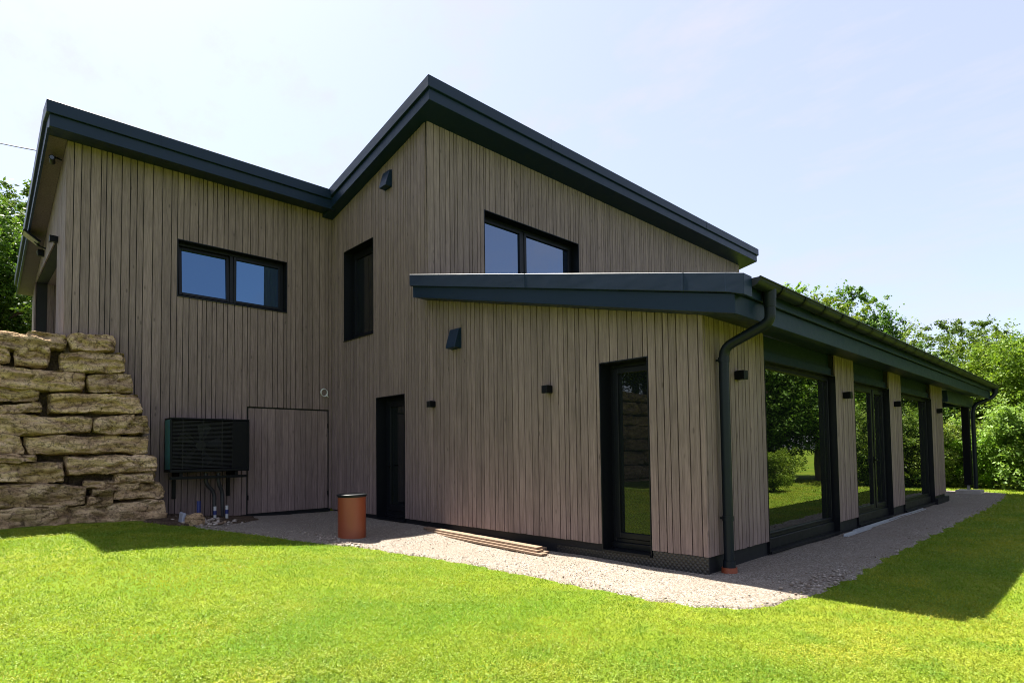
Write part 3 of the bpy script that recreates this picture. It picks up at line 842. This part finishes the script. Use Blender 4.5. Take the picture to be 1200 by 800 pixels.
def stone_from(quad, seed, depth=.55, cuts=24):
    rng = random.Random(seed)
    bm = bmesh.new(); bmesh.ops.create_cube(bm, size=2)
    bmesh.ops.subdivide_edges(bm, edges=bm.edges[:], cuts=cuts, use_grid_fill=True)
    off = Vector((seed * 3.71, seed * 1.37, seed * 9.1))
    tl, tr, brr, bl = quad
    L = abs(tr[0] - tl[0]); Hh = abs(tl[1] - bl[1])
    jut = rng.uniform(-.04, .07)
    for v in bm.verts:
        c = v.co
        # rounded box
        q = Vector((c.x, c.y, c.z))
        rr = .34 * min(L, Hh) / max(L, Hh)
        ax = .5 + .5 * c.y; az = .5 - .5 * c.z      # 0..1 along the wall, 0 = top
        rad = min(.42 * Hh, .3 * L)
        ey = max(0, abs(c.y) - (1 - 2 * rad / L)) / (2 * rad / L) if L > 0 else 0
        ez = max(0, abs(c.z) - (1 - 2 * rad / Hh)) / (2 * rad / Hh)
        ex = max(0, c.x - (1 - 2 * rad / depth)) / (2 * rad / depth)
        ln = math.sqrt(ex * ex + ey * ey + ez * ez)
        k = 1.0
        if ln > 1:
            s = 1 - 1 / ln
        else: s = 0
        s *= .36
        ay = ax - math.copysign(ey * s * rad / L, c.y) * (1 if ey else 0)
        azz = az + math.copysign(ez * s * rad / Hh, c.z) * (1 if ez else 0)
        top = (tl[0] + (tr[0] - tl[0]) * ay, tl[1] + (tr[1] - tl[1]) * ay)
        bot = (bl[0] + (brr[0] - bl[0]) * ay, bl[1] + (brr[1] - bl[1]) * ay)
        y = top[0] + (bot[0] - top[0]) * azz; z = top[1] + (bot[1] - top[1]) * azz
        x = WALL_X(z) + jut + (c.x - 1) * depth / 2 - ex * s * rad
        p = Vector((x, y, z))
        nv = mnoise.noise_vector(p * 2.3 + off) * .060 + mnoise.noise_vector(p * 6.5 + off) * .034
        str_ = mnoise.noise(Vector((p.x * 2, p.y * 1.6, p.z * 12)) + off) * .042
        rg = abs(mnoise.noise(Vector((p.x * 4, p.y * 3.2, p.z * 6)) + off)); str_ -= .05 * max(0, .22 - rg) / .22
        fn = mnoise.noise(p * 17 + off) * .018 + mnoise.noise(p * 34 + off) * .008
        _, vp = mnoise.voronoi(p * 3.4 + off)
        cd_ = mnoise.cell_vector(vp[0] * 7.31) - Vector((.5, .5, .5))
        fac = (p * 3.4 + off - vp[0]).dot(cd_) / 3.4 * .55 + cd_.x * .035
        p += Vector((nv.x + str_ + fn + fac, nv.y * .8, nv.z * .55 + fn * .6 + fac * .25))
        v.co = p - SO
    me = bpy.data.meshes.new('stone'); bm.to_mesh(me); bm.free()
    me.materials.append(M['stone'])
    for p in me.polygons: p.use_smooth = True
    return link('stone', me, stone_wall)
for i, q in enumerate(STONES):
    stone_from([on_face(u, v) for u, v in q], i + 1)
# the wall goes on to the left, seen mirrored in the narrow glazed door
rng = random.Random(31)
z = .2
row = 0
while z < 3.1:
    hgt = rng.uniform(.30, .46); y = -5.38 - rng.uniform(0, .18)
    while y > -12.5:
        L = rng.uniform(.6, 1.7)
        stone_from([(y - L, z + hgt - .03), (y, z + hgt - .03), (y, z), (y - L, z)], 100 + row, .55, 8); row += 1
        y -= L + .03
    z += hgt
core = MB(SO)
prof = [(-7.86, .0), (WALL_X(3.05) - .26, 3.02), (-8.7, 3.02), (-8.7, .0)]
core.prism_y(prof, -12.5, -4.30)
core.prism_y([(-7.86, .0), (WALL_X(2.3) - .2, 2.2), (XB + .02, 2.2), (XB + .02, 0)], -4.30, -3.35)
core.build('earth_core', M['soil'], stone_wall)

# a second rough wall beyond the garage
w2 = MB(); 
wall2 = empty('garden_wall', (-18.4, -4.2, 3.2), 'grey rubble garden wall beyond the far end of the garage', 'stone wall')
for i in range(45):
    rng = random.Random(i + 900)
    me = rock_mesh('stone', rng.uniform(.2, .42), rng.uniform(.25, .5), rng.uniform(.12, .2), i + 40, M['stone'], 2)
    o = link('stone', me, wall2, (rng.uniform(-.12, .12), -3.0 + (i % 9) * .72 + (i // 9) * .3, .18 + (i // 9) * .33))

# ------------------------------------------------------------------ ground, gravel, soil
def axis(dense0, dense1, step, far):
    a = list(np.arange(dense0, dense1 + 1e-6, step))
    s = step; p = dense0; left = []
    while p > -far: s *= 1.35; p -= s; left.append(p)
    s = step; p = dense1; right = []
    while p < far: s *= 1.35; p += s; right.append(p)
    return np.array(sorted(left) + a + right)
gx = np.unique(np.round(np.concatenate([axis(-9, 9, .3, 900), [-8.30, -8.38, -8.46, -8.55]]), 4))
gy = axis(-9, 24, .3, 900)
X, Y = np.meshgrid(gx, gy, indexing='ij')
Z = terrain_h(X, Y)
nx, ny = X.shape
idx = np.arange(nx * ny).reshape(nx, ny)
q = np.stack([idx[:-1, :-1], idx[1:, :-1], idx[1:, 1:], idx[:-1, 1:]], -1).reshape(-1, 4)
o = link('lawn', raw_mesh('lawn', np.stack([X, Y, Z], -1).reshape(-1, 3), q, M['lawn'], True))
tag(o, 'bright green mown lawn and garden ground around the house', 'ground', None, 'structure')

GRAVEL = [(-8.2, .2), (-8.2, -3.0), (-7.2, -3.06), (-6.9, -2.98), (-6.3, -2.86), (-5.6, -2.60), (-5.1, -2.36), (-4.7, -2.16), (-4.42, -1.96), (-4.1, -1.68), (-3.7, -1.50), (-2.72, -1.31), (-1.59, -1.26), (-.46, -1.24), (.07, -1.21),
          (.5, -1.11), (.73, -.98), (.93, -.66), (1.02, -.32), (1.1, .77), (1.03, 2.23), (1.0, 4.01), (1.0, 6.33), (.98, 8.94), (.9, 12.69), (.7, 14.9), (.2, 15.3), (-3.0, 15.4), (-4.8, 14.9), (-4.8, 11.0), (-.3, 11.0), (-.3, .2)]
SOIL = [(-8.2, -1.75), (-8.2, -3.3), (-7.45, -3.45), (-6.95, -3.2), (-6.85, -2.85), (-7.05, -2.5), (-7.1, -2.1), (-7.5, -1.7)]
def inside(poly, x, y):
    r = np.zeros(x.shape, bool)
    n = len(poly)
    for i in range(n):
        (x0, y0), (x1, y1) = poly[i], poly[(i + 1) % n]
        c = ((y0 > y) != (y1 > y)) & (x < (x1 - x0) * (y - y0) / (y1 - y0 + 1e-12) + x0)
        r ^= c
    return r
def wob(x, y, a=.03):
    return (x + a * np.sin(y * 7.3 + 1.2) * np.sin(x * 5.1) + a * .6 * np.sin(y * 17 + x * 9), y + a * np.sin(x * 6.7 + .4) * np.cos(y * 4.3) + a * .6 * np.sin(x * 19 - y * 5))
def sheet(name, poly, dz, mat, label, cat, step=.032, bumpy=.006):
    px = [p[0] for p in poly]; py = [p[1] for p in poly]
    ax = np.arange(min(px) - .1, max(px) + .1, step); ay = np.arange(min(py) - .1, max(py) + .1, step)
    A, B = np.meshgrid(ax, ay, indexing='ij')
    zz = ground_h(A, B) + dz + bumpy * np.sin(A * 3.1 + B * 1.7) * np.sin(B * 2.3 - A) + bumpy * .5 * np.sin(A * 9.1) * np.sin(B * 8.3)
    ca, cb = A[:-1, :-1] + step / 2, B[:-1, :-1] + step / 2
    keep = inside(poly, *wob(ca, cb))
    # the outer edge dips under the turf
    d = np.ones(keep.shape)
    k2 = keep.copy()
    k2[1:-1, 1:-1] = keep[1:-1, 1:-1] & keep[:-2, 1:-1] & keep[2:, 1:-1] & keep[1:-1, :-2] & keep[1:-1, 2:]
    ii = np.arange(A.size).reshape(A.shape)
    qd = np.stack([ii[:-1, :-1], ii[1:, :-1], ii[1:, 1:], ii[:-1, 1:]], -1)[keep]
    cnt = np.zeros(A.shape, int)
    cnt[:-1, :-1] += keep; cnt[1:, :-1] += keep; cnt[:-1, 1:] += keep; cnt[1:, 1:] += keep
    zz = np.where(cnt < 4, ground_h(A, B) - .02, zz)
    used, inv = np.unique(qd.ravel(), return_inverse=True)
    vv = np.stack([A.ravel(), B.ravel(), zz.ravel()], -1)[used]
    o = link(name, raw_mesh(name, vv, inv.reshape(-1, 4), mat, True))
    return tag(o, label, cat, None, 'structure')
sheet('gravel', GRAVEL, .016, M['gravel'], 'pale pinkish limestone gravel strip around the foot of the house', 'gravel')
sheet('soil', SOIL, .034, M['soil'], 'patch of bare brown soil below the heat pump', 'soil', bumpy=.016)

dx, dy = [-13.8, -12, -10.5, -8.75], [-14, -10, -7, YA + 1.25]  # added sheet, out of view, cuts green bounce onto the garage soffit
A_, B_ = np.meshgrid(np.array(dx), np.array(dy), indexing='ij')
ii_ = np.arange(16).reshape(4, 4)
o = link('bounce_damper', raw_mesh('bounce_damper', np.stack([A_, B_, np.full(A_.shape, 3.20)], -1).reshape(-1, 3), np.stack([ii_[:-1, :-1], ii_[1:, :-1], ii_[1:, 1:], ii_[:-1, 1:]], -1).reshape(-1, 4), M['damper']))
tag(o, 'added unseen dark sheet before the garage, damping green bounce onto its soffit', 'bounce_damper', None, 'structure')

# loose pebbles along the gravel edges
def pebbles():
    pts = []
    n = len(GRAVEL)
    edge = [(GRAVEL[i], GRAVEL[i + 1]) for i in range(2, 26)]
    for (a, b) in edge:
        L = math.hypot(b[0] - a[0], b[1] - a[1])
        for k in range(int(L * 60)):
            t = random.random(); e = random.gauss(-.06, .10)
            nxn, nyn = (b[1] - a[1]) / L, -(b[0] - a[0]) / L
            pts.append((a[0] + (b[0] - a[0]) * t + nxn * e, a[1] + (b[1] - a[1]) * t + nyn * e, random.uniform(.003, .010) * (1.7 if random.random() < .08 else 1)))
    for k in range(5200):
        x = random.uniform(-7.9, 1.05); y = random.uniform(-2.6, 0) if x < -.1 else random.uniform(-1.1, 9)
        pts.append((x, y, random.uniform(.003, .009)))
    for k in range(170):
        pts.append((random.gauss(.95, .13), random.gauss(.35, .35), random.uniform(.007, .02)))
    for k in range(150):
        pts.append((random.gauss(-7.25, .38), random.gauss(-2.75, .26), random.uniform(.012, .045)))
    for k in range(160):
        pts.append((random.gauss(-4.6, .45), random.gauss(-1.75, .10), random.uniform(.008, .024)))
    P = np.array(pts)
    ok = inside(GRAVEL, P[:, 0], P[:, 1])
    ok &= ~((P[:, 0] < -.02) & (P[:, 1] > -.03))
    P = P[ok]
    base = np.array([(1, 0, 0), (-1, 0, 0), (0, 1, 0), (0, -1, 0), (0, 0, .7), (0, 0, -.7), (.62, .62, .35), (-.62, .62, .35), (-.62, -.62, .35), (.62, -.62, .35)], float)
    F = np.array([(4, 6, 7), (4, 7, 8), (4, 8, 9), (4, 9, 6), (6, 0, 2), (6, 2, 7), (7, 2, 1), (7, 1, 8), (8, 1, 3), (8, 3, 9), (9, 3, 0), (9, 0, 6), (5, 2, 0), (5, 1, 2), (5, 3, 1), (5, 0, 3)])
    F[:4] = np.array([(4, 6, 7), (4, 7, 8), (4, 8, 9), (4, 9, 6)])
    n = len(P)
    ang = RNG.uniform(0, 6.28, n); st = RNG.uniform(.65, 1.25, (n, 3))
    V = base[None] * st[:, None, :] * (1 + RNG.normal(0, .12, (n, 10, 1)))
    c, s = np.cos(ang)[:, None], np.sin(ang)[:, None]
    V = np.stack([V[..., 0] * c - V[..., 1] * s, V[..., 0] * s + V[..., 1] * c, V[..., 2]], -1) * P[:, 2][:, None, None]
    V += np.stack([P[:, 0], P[:, 1], ground_h(P[:, 0], P[:, 1]) + .018 + P[:, 2] * .25], -1)[:, None, :]
    FF = (F[None] + (np.arange(n) * 10)[:, None, None]).reshape(-1, 3)
    o = link('pebbles', raw_mesh('pebbles', V.reshape(-1, 3), FF, M['pebble'], False))
    tag(o, 'loose pebbles scattered over the gravel and along its edge', 'pebbles', None, 'stuff')
pebbles()

# grass blades and clover: real leaves over the whole visible lawn
def scatter(n, rmin, rmax):
    r = rmin * (rmax / rmin) ** RNG.random(n)
    view = ROT[2] + math.pi / 2
    a = view + R(50) - RNG.random(n) * R(118)
    x = CAM.x + r * np.cos(a); y = CAM.y + r * np.sin(a)
    wx, wy = wob(x, y)
    e = RNG.normal(0, .045, (2, n))
    bad = inside(GRAVEL, wx + e[0], wy + e[1]) | inside(SOIL, wx + e[0], wy + e[1])
    bad |= (x < .3) & (y > -.3) & (y < 14.0) & (x > -14)
    bad |= (x < -7.35 + .03 * (y + 3)) & (y < -2.9)
    bad |= (x < -8.0)
    bad |= (y > 20) | (x > 16) | (x < -8)
    k = ~bad
    return x[k], y[k], r[k]
def blades(n):
    x, y, r = scatter(n, 1.6, 30)
    n = len(x)
    w = np.maximum(.0023, .00056 * r) * RNG.uniform(.7, 1.4, n)
    hgt = RNG.uniform(.012, .030, n) * np.clip(.75 + r * .02, .75, 1.2)
    a = RNG.random(n) * 6.283
    lean = RNG.normal(0, .75, (n, 2)) * hgt[:, None]
    z = ground_h(x, y) - .004
    p = np.stack([x, y, z], -1)
    sd = np.stack([np.cos(a), np.sin(a), np.zeros(n)], -1) * w[:, None]
    mid = p + np.stack([lean[:, 0] * .35, lean[:, 1] * .35, hgt * .62], -1)
    tip = p + np.stack([lean[:, 0], lean[:, 1], hgt * .95], -1)
    V = np.stack([p - sd, p + sd, mid + sd * .7, tip, mid - sd * .7], 1)
    F = np.arange(n * 5).reshape(n, 5)
    return raw_mesh('grass', V.reshape(-1, 3), F, M['blade'])
o = link('grass', blades(820000)); tag(o, 'short mown bright green grass blades of the lawn', 'grass', None, 'stuff')
def clover(n):
    x, y, r = scatter(n, 1.6, 24)
    # clover grows in patches
    ph = np.sin(x * 1.1 + 2) * np.sin(y * 1.4 + 1) + np.sin(x * 2.9 - y * 1.7) * .6 + np.sin(y * 4.1 + x * .8) * .4
    k = RNG.random(len(x)) < np.clip(.42 + .4 * ph, .08, 1)
    x, y, r = x[k], y[k], r[k]; n = len(x)
    s = np.maximum(.0044, .00064 * r) * RNG.uniform(.7, 1.35, n)
    a = RNG.random(n) * 6.283
    nrm = RNG.normal(0, .38, (n, 2))
    z = ground_h(x, y) + RNG.uniform(.010, .028, n)
    u = np.stack([np.cos(a), np.sin(a), -(nrm[:, 0] * np.cos(a) + nrm[:, 1] * np.sin(a))], -1) * s[:, None]
    v = np.stack([-np.sin(a), np.cos(a), nrm[:, 0] * np.sin(a) - nrm[:, 1] * np.cos(a)], -1) * s[:, None]
    p = np.stack([x, y, z], -1)
    V = np.stack([p - u, p - u * .3 + v * .8, p + u * .8 + v * .55, p + u * .8 - v * .55, p - u * .3 - v * .8], 1)
    return raw_mesh('clover', V.reshape(-1, 3), np.arange(n * 5).reshape(n, 5), M['clover'])
o = link('clover', clover(620000)); tag(o, 'small clover leaves growing through the lawn', 'clover', None, 'stuff')

# ------------------------------------------------------------------ trees and shrubs
def leaves(rng, centers, radii, per, size, flat=.7):
    """leaf faces gathered in loose sprays"""
    n = len(centers) * per
    c = np.repeat(centers, per, 0); rr = np.repeat(radii, per)
    d = rng.normal(0, .52, (n, 3))
    tilt = np.repeat(rng.normal(0, .45, (len(centers), 2)), per, 0)
    off = d * rr[:, None] * np.array([1, 1, flat])
    off[:, 2] += (off[:, 0] * tilt[:, 0] + off[:, 1] * tilt[:, 1])
    p = c + off
    nrm = d * .5 + rng.normal(0, .6, (n, 3)) + np.array([0, 0, .75])
    nrm /= np.linalg.norm(nrm, axis=1)[:, None]
    t = np.cross(nrm, rng.normal(0, 1, (n, 3))); t /= np.linalg.norm(t, axis=1)[:, None]
    b = np.cross(nrm, t)
    s = size * rng.uniform(.55, 1.4, n)[:, None]
    V = np.stack([p - t * s, p + b * s * .5 - nrm * s * .12, p + t * s, p - b * s * .5 - nrm * s * .12], 1)
    return V.reshape(-1, 3), np.arange(n * 4).reshape(n, 4)

def make_tree(name, H_, CR, seed, mat, per=120, clumps=110, size=.085, base=.22, lean=0):
    """trunk with limbs and a crown of leaf clumps set along the limbs' ends"""
    rng = np.random.default_rng(seed)
    tm = MB(); tips = []
    tr_h = H_ * .8
    pts = [Vector((math.sin(k * .9 + seed) * .05 * k, math.cos(k * 1.3 + seed) * .05 * k + lean * k, tr_h * k / 7)) for k in range(8)]
    tm.tube(pts, .1, 9, radii=[H_ * .024 * (1 - .85 * k / 7) + .012 for k in range(8)])
    for k in range(16):
        t = rng.uniform(.22, .98); i = min(int(t * 7), 6); p = pts[i].lerp(pts[i + 1], t * 7 - i)
        a = k * 2.4 + rng.uniform(-.4, .4)
        zr = (p.z / H_)
        ln = CR * rng.uniform(.55, 1.0) * math.sqrt(max(.15, 1 - (abs(zr - .45) / .62) ** 2))
        up = rng.uniform(.15, .6) + .5 * t
        q1 = p + Vector((math.cos(a) * ln * .5, math.sin(a) * ln * .5, ln * up * .4)); q2 = p + Vector((math.cos(a) * ln, math.sin(a) * ln, ln * up))
        r0 = H_ * .009 * (1.3 - t)
        tm.tube([p, q1, q2], r0, 6, radii=[r0, r0 * .7, r0 * .25])
        tips += [q1, q2, q1.lerp(q2, .5)]
        for j in range(2):
            b = a + rng.uniform(-1.1, 1.1); q3 = q1 + Vector((math.cos(b), math.sin(b), rng.uniform(.1, .8))) * ln * .45
            tm.tube([q1, q3], r0 * .4, 5, radii=[r0 * .5, r0 * .15]); tips.append(q3)
    tips += [pts[-1], pts[-1] + Vector((0, 0, H_ * .12))]
    tips = np.array([tuple(q) for q in tips])
    C_ = tips[rng.integers(0, len(tips), clumps)] + rng.normal(0, 1, (clumps, 3)) * np.array([CR * .16, CR * .16, H_ * .05])
    # uneven lobes of sprays fill the outline, with gaps between the lobes
    nl = 16
    ld = rng.normal(0, 1, (nl, 3)); ld /= np.linalg.norm(ld, axis=1)[:, None]
    cz = H_ * (base + (1 - base) * .5); hz = H_ * (1 - base) * .5
    lc = np.stack([ld[:, 0] * CR * .62, ld[:, 1] * CR * .62, cz + ld[:, 2] * hz * .72], -1)
    lr = rng.uniform(.28, .52, nl)
    m = int(clumps * 1.5)
    pick = rng.integers(0, nl, m)
    d = rng.normal(0, 1, (m, 3)); d /= np.linalg.norm(d, axis=1)[:, None]
    q = (rng.random(m) ** .4)[:, None]
    sh = lc[pick] + d * q * lr[pick][:, None] * np.array([CR, CR, hz * 1.05])
    # thin leading shoots that break the outline at the top
    ns = clumps // 7
    a_ = rng.random(ns) * 6.283; r_ = CR * .75 * rng.random(ns) ** .5
    top = np.stack([np.cos(a_) * r_, np.sin(a_) * r_, cz + hz * (1.08 - .55 * (r_ / CR) ** 2) * rng.uniform(.9, 1.12, ns)], -1)
    C_ = np.concatenate([C_, sh, top]); C_[:, 2] = np.maximum(C_[:, 2], H_ * base * .6 + .05)
    rad = rng.uniform(.14, .34, len(C_)) * (CR / 2.2) ** .7
    rad[-ns:] *= .6
    V, F = leaves(rng, C_, rad, per, size)
    tme = tm
    root = bpy.data.objects.new(name, None)
    tro = tme.build('trunk', M['bark'], root)
    cro = link('crown', raw_mesh('crown', V, F, mat), root)
    COL.objects.link(root)
    return root
def copy_tree(p):
    c = p.copy(); COL.objects.link(c)
    for ch in list(p.children):
        d = ch.copy(); COL.objects.link(d); d.parent = c
    return c
used = {}
def put(proto_key, maker, x, y, sc, rz, label, cat, group, z=None):
    if proto_key not in used: used[proto_key] = maker(); t = used[proto_key]
    else: t = copy_tree(used[proto_key])
    zz = float(terrain_h(x, y)) if z is None else z
    t.location = (x, y, zz - .02); t.rotation_euler = (0, 0, rz); t.scale = (sc, sc, sc)
    return tag(t, label, cat, group)
MK = {
    'bright': lambda: make_tree('broadleaf_tree', 6.2, 2.3, 3, M['leaf_bright'], 46, 300, .066),
    'tall': lambda: make_tree('broadleaf_tree', 8.0, 2.1, 5, M['leaf_mid'], 46, 280, .068, .25),
    'dark': lambda: make_tree('broadleaf_tree', 7.0, 2.9, 8, M['leaf_dark'], 50, 360, .070, .12),
    'sparse': lambda: make_tree('broadleaf_tree', 7.4, 1.9, 12, M['leaf_bright'], 34, 150, .066, .3),
    'shrub': lambda: make_tree('shrub', 2.1, 1.35, 21, M['leaf_pale'], 46, 190, .046, .0),
    'shrub_green': lambda: make_tree('shrub', 1.8, 1.2, 27, M['leaf_bright'], 46, 190, .042, .0),
}
G1 = 'broadleaf trees of the wood behind the house'
TREES = [
    ('sparse', -8.3, 25.0, 1.20, 2.0, 'airy bright tree just clearing the gutter near the downpipe'),
    ('bright', -6.9, 23.2, 1.22, 4.2, 'bright bushy tree clearing the gutter left of the furthest treetop'),
    ('tall', -5.6, 24.5, 1.02, .3, 'mid green tree showing above the gutter, furthest left behind the low roof'),
    ('bright', -4.5, 22.5, .90, 1.3, 'yellow green tree above the gutter beside the gap in the treetops'),
    ('dark', -2.1, 26.5, .92, 2.2, 'darker olive tree whose crown rises just right of the gap in the treetops'),
    ('bright', -.9, 21.6, .78, .5, 'bright tree directly behind the porch post'),
    ('dark', -2.8, 20.6, .70, 4.0, 'dark dense low tree seen through the porch opening'),
    ('tall', .5, 23.5, .63, 1.0, 'mid green tree rising right of the porch roof end'),
    ('bright', 1.2, 20.4, .75, 3.2, 'bright yellow green tree at the right edge of the photo'),
    ('sparse', 2.3, 24.0, .70, .0, 'loose bright tree with a visible stem at the far right'),
    ('dark', .2, 27.5, .70, 5.2, 'dark tree deep in the wood behind the porch'),
    ('dark', 3.8, 22.0, .9, 2.6, 'dark tree just outside the right edge, mirrored in the patio windows'),
    ('bright', 5.2, 19.0, .95, 2.0, 'bright tree mirrored in the double patio door'),
    ('dark', 7.0, 18.5, 1.0, 1.1, 'dark full tree mirrored in the largest patio window'),
    ('tall', 6.0, 22.5, 1.0, 1.7, 'tall tree mirrored at the back in the largest patio window'),
    ('dark', 9.6, 17.0, 1.0, 3.4, 'dark tree mirrored at the left of the largest patio window'),
    ('bright', 9.0, 20.5, 1.1, 4.4, 'bright tree mirrored high in the largest patio window'),
    ('tall', 12.0, 17.5, 1.0, .9, 'tall tree mirrored at the edge of the first patio window'),
    ('dark', -7.2, 28.0, .9, 3.9, 'dark tree hidden mostly by the low roof'),
]
for k, x, y, s, rz, lab in TREES: put(k, MK[k], x, y, s, rz, lab, 'tree', G1)
LEFT = [('dark', -26.0, -3.4, 1.12, .7, 'dark green tree behind the garage, tallest at the left edge'),
        ('tall', -22.2, -4.7, .78, 2.1, 'fresh green tree low at the left edge beside the garage'),
        ('dark', -21.6, -2.2, .85, 4.4, 'dense dark tree tucked behind the far garage corner'),
        ('dark', -22.5, -6.4, .74, 5.5, 'dark low tree filling the gap above the rubble garden wall'),
        ('tall', -30.0, -6.5, 1.05, 1.4, 'mid green tree further back at the left edge')]
for k, x, y, s, rz, lab in LEFT: put(k, MK[k], x, y, s, rz, lab, 'tree', 'trees beyond the garage')
BACK = [('dark', -9.9, -12.6, .85, .2, 'dark tree mirrored in the narrow glazed door'), ('bright', -11.6, -15.8, .95, 1.9, 'bright tree mirrored at the top of the narrow glazed door'),
        ('tall', -9.9, -8.9, .95, 3.0, 'mid green tree on the bank mirrored in the narrow glazed door')]
for k, x, y, s, rz, lab in BACK: put(k, MK[k], x, y, s, rz, lab, 'tree', 'trees on the bank above the stone wall', 3.15)
SHR = [('shrub', -3.9, 18.2, .9, 'pale shrub seen through the porch, left of the post'), ('shrub_green', -2.4, 17.7, .9, 'green shrub just left of the porch post'), ('shrub', -1.1, 17.9, .95, 'pale leafy shrub right behind the porch post'),
       ('shrub_green', .1, 17.6, .8, 'low green shrub between the porch post and the downpipe beside it'), ('shrub', 1.0, 17.5, 1.1, 'large pale shrub right of the end downpipe'), ('shrub_green', 1.9, 16.9, .95, 'green shrub at the right edge of the photo'),
       ('shrub', 2.7, 17.4, 1.1, 'pale shrub just beyond the right edge'), ('shrub_green', 4.15, 12.2, .62, 'round bright bush mirrored at the foot of the largest patio window'),
       ('shrub', 8.6, 14.2, 1.1, 'pale bush mirrored at the left of the largest patio window')]
for i, (k, x, y, s, lab) in enumerate(SHR): put(k, MK[k], x, y, s, i * 1.7, lab, 'shrub', 'shrubs along the wood edge')

# overhead wire that comes in to the garage eave
def ray_pt(u, v, dist):
    d = CM @ Vector(((u - CX) / CF, -(v - CY) / CF, -1)); return CAM + d * dist
a = ray_pt(46, 177, 14.3); b = ray_pt(-150, 118, 34)
pts = [a.lerp(b, k / 16) - Vector((0, 0, 1.2 * (k / 16) * (1 - k / 16))) for k in range(17)]
tag(MB().tube(pts, .014, 6).build('overhead_wire', M['cable']), 'thin dark overhead wire running from the garage eave to the left', 'wire')

# ------------------------------------------------------------------ light, sky, camera
SUN = Vector((-.53, -.04, 1.0)).normalized()
elev = math.asin(SUN.z); az = math.atan2(SUN.x, SUN.y)       # azimuth from +Y towards +X
wd = bpy.data.worlds.new('World'); scene.world = wd; wd.use_nodes = True
nt = wd.node_tree; nt.nodes.clear()
ow = nt.nodes.new('ShaderNodeOutputWorld'); bg = nt.nodes.new('ShaderNodeBackground')
sky = nt.nodes.new('ShaderNodeTexSky'); sky.sky_type = 'NISHITA'; sky.sun_disc = False
sky.sun_elevation = elev; sky.sun_rotation = az
sky.air_density = 1.0; sky.dust_density = 1.5; sky.ozone_density = 3.0; sky.altitude = 100
bg.inputs[1].default_value = .066
# a thin veil of high haze and a few cirrus wisps over the clear sky
tc = nt.nodes.new('ShaderNodeTexCoord'); mp = nt.nodes.new('ShaderNodeMapping')
mp.inputs['Rotation'].default_value = (.3, .2, .9); mp.inputs['Scale'].default_value = (1.2, 7.0, 9.0)
nz = nt.nodes.new('ShaderNodeTexNoise'); nz.inputs['Scale'].default_value = 1.3; nz.inputs['Detail'].default_value = 7; nz.inputs['Roughness'].default_value = .62
rp = nt.nodes.new('ShaderNodeValToRGB'); rp.color_ramp.elements[0].position = .50; rp.color_ramp.elements[1].position = .78
rp.color_ramp.elements[0].color = (.56, .56, .56, 1); rp.color_ramp.elements[1].color = (.95, .95, .95, 1)
nt.links.new(tc.outputs['Generated'], mp.inputs[0]); nt.links.new(mp.outputs[0], nz.inputs['Vector']); nt.links.new(nz.outputs[0], rp.inputs[0])
mx = nt.nodes.new('ShaderNodeMix'); mx.data_type = 'RGBA'
mx.inputs[7].default_value = (2.8, 2.8, 3.45, 1)
nt.links.new(rp.outputs[0], mx.inputs[0]); nt.links.new(sky.outputs[0], mx.inputs[6])
nt.links.new(mx.outputs[2], bg.inputs[0]); nt.links.new(bg.outputs[0], ow.inputs[0])
sl = bpy.data.lights.new('sun', 'SUN'); sl.energy = 4.4; sl.angle = R(.53); sl.color = (1.0, .94, .84)
so = bpy.data.objects.new('sun', sl); COL.objects.link(so)
so.rotation_euler = SUN.to_track_quat('Z', 'Y').to_euler()
so.location = (-20, -5, 30)

cd = bpy.data.cameras.new('camera'); co = bpy.data.objects.new('camera', cd); COL.objects.link(co)
cd.sensor_fit = 'HORIZONTAL'; cd.sensor_width = 36; cd.lens = 36 * CF / 1200
cd.shift_x = (600 - CX) / 1200; cd.shift_y = (CY - 400) / 1200
cd.clip_start = .05; cd.clip_end = 3000
co.location = CAM; co.rotation_mode = 'XYZ'; co.rotation_euler = ROT
scene.camera = co

scene.view_settings.view_transform = 'Standard'
scene.view_settings.look = 'None'
scene.view_settings.gamma = 1.0
scene.view_settings.exposure = 2.2
scene.cycles.use_denoising = True
scene.cycles.pixel_filter_type = 'BLACKMAN_HARRIS'
scene.cycles.filter_width = 1.0
scene.cycles.max_bounces = 8
scene.cycles.transparent_max_bounces = 8
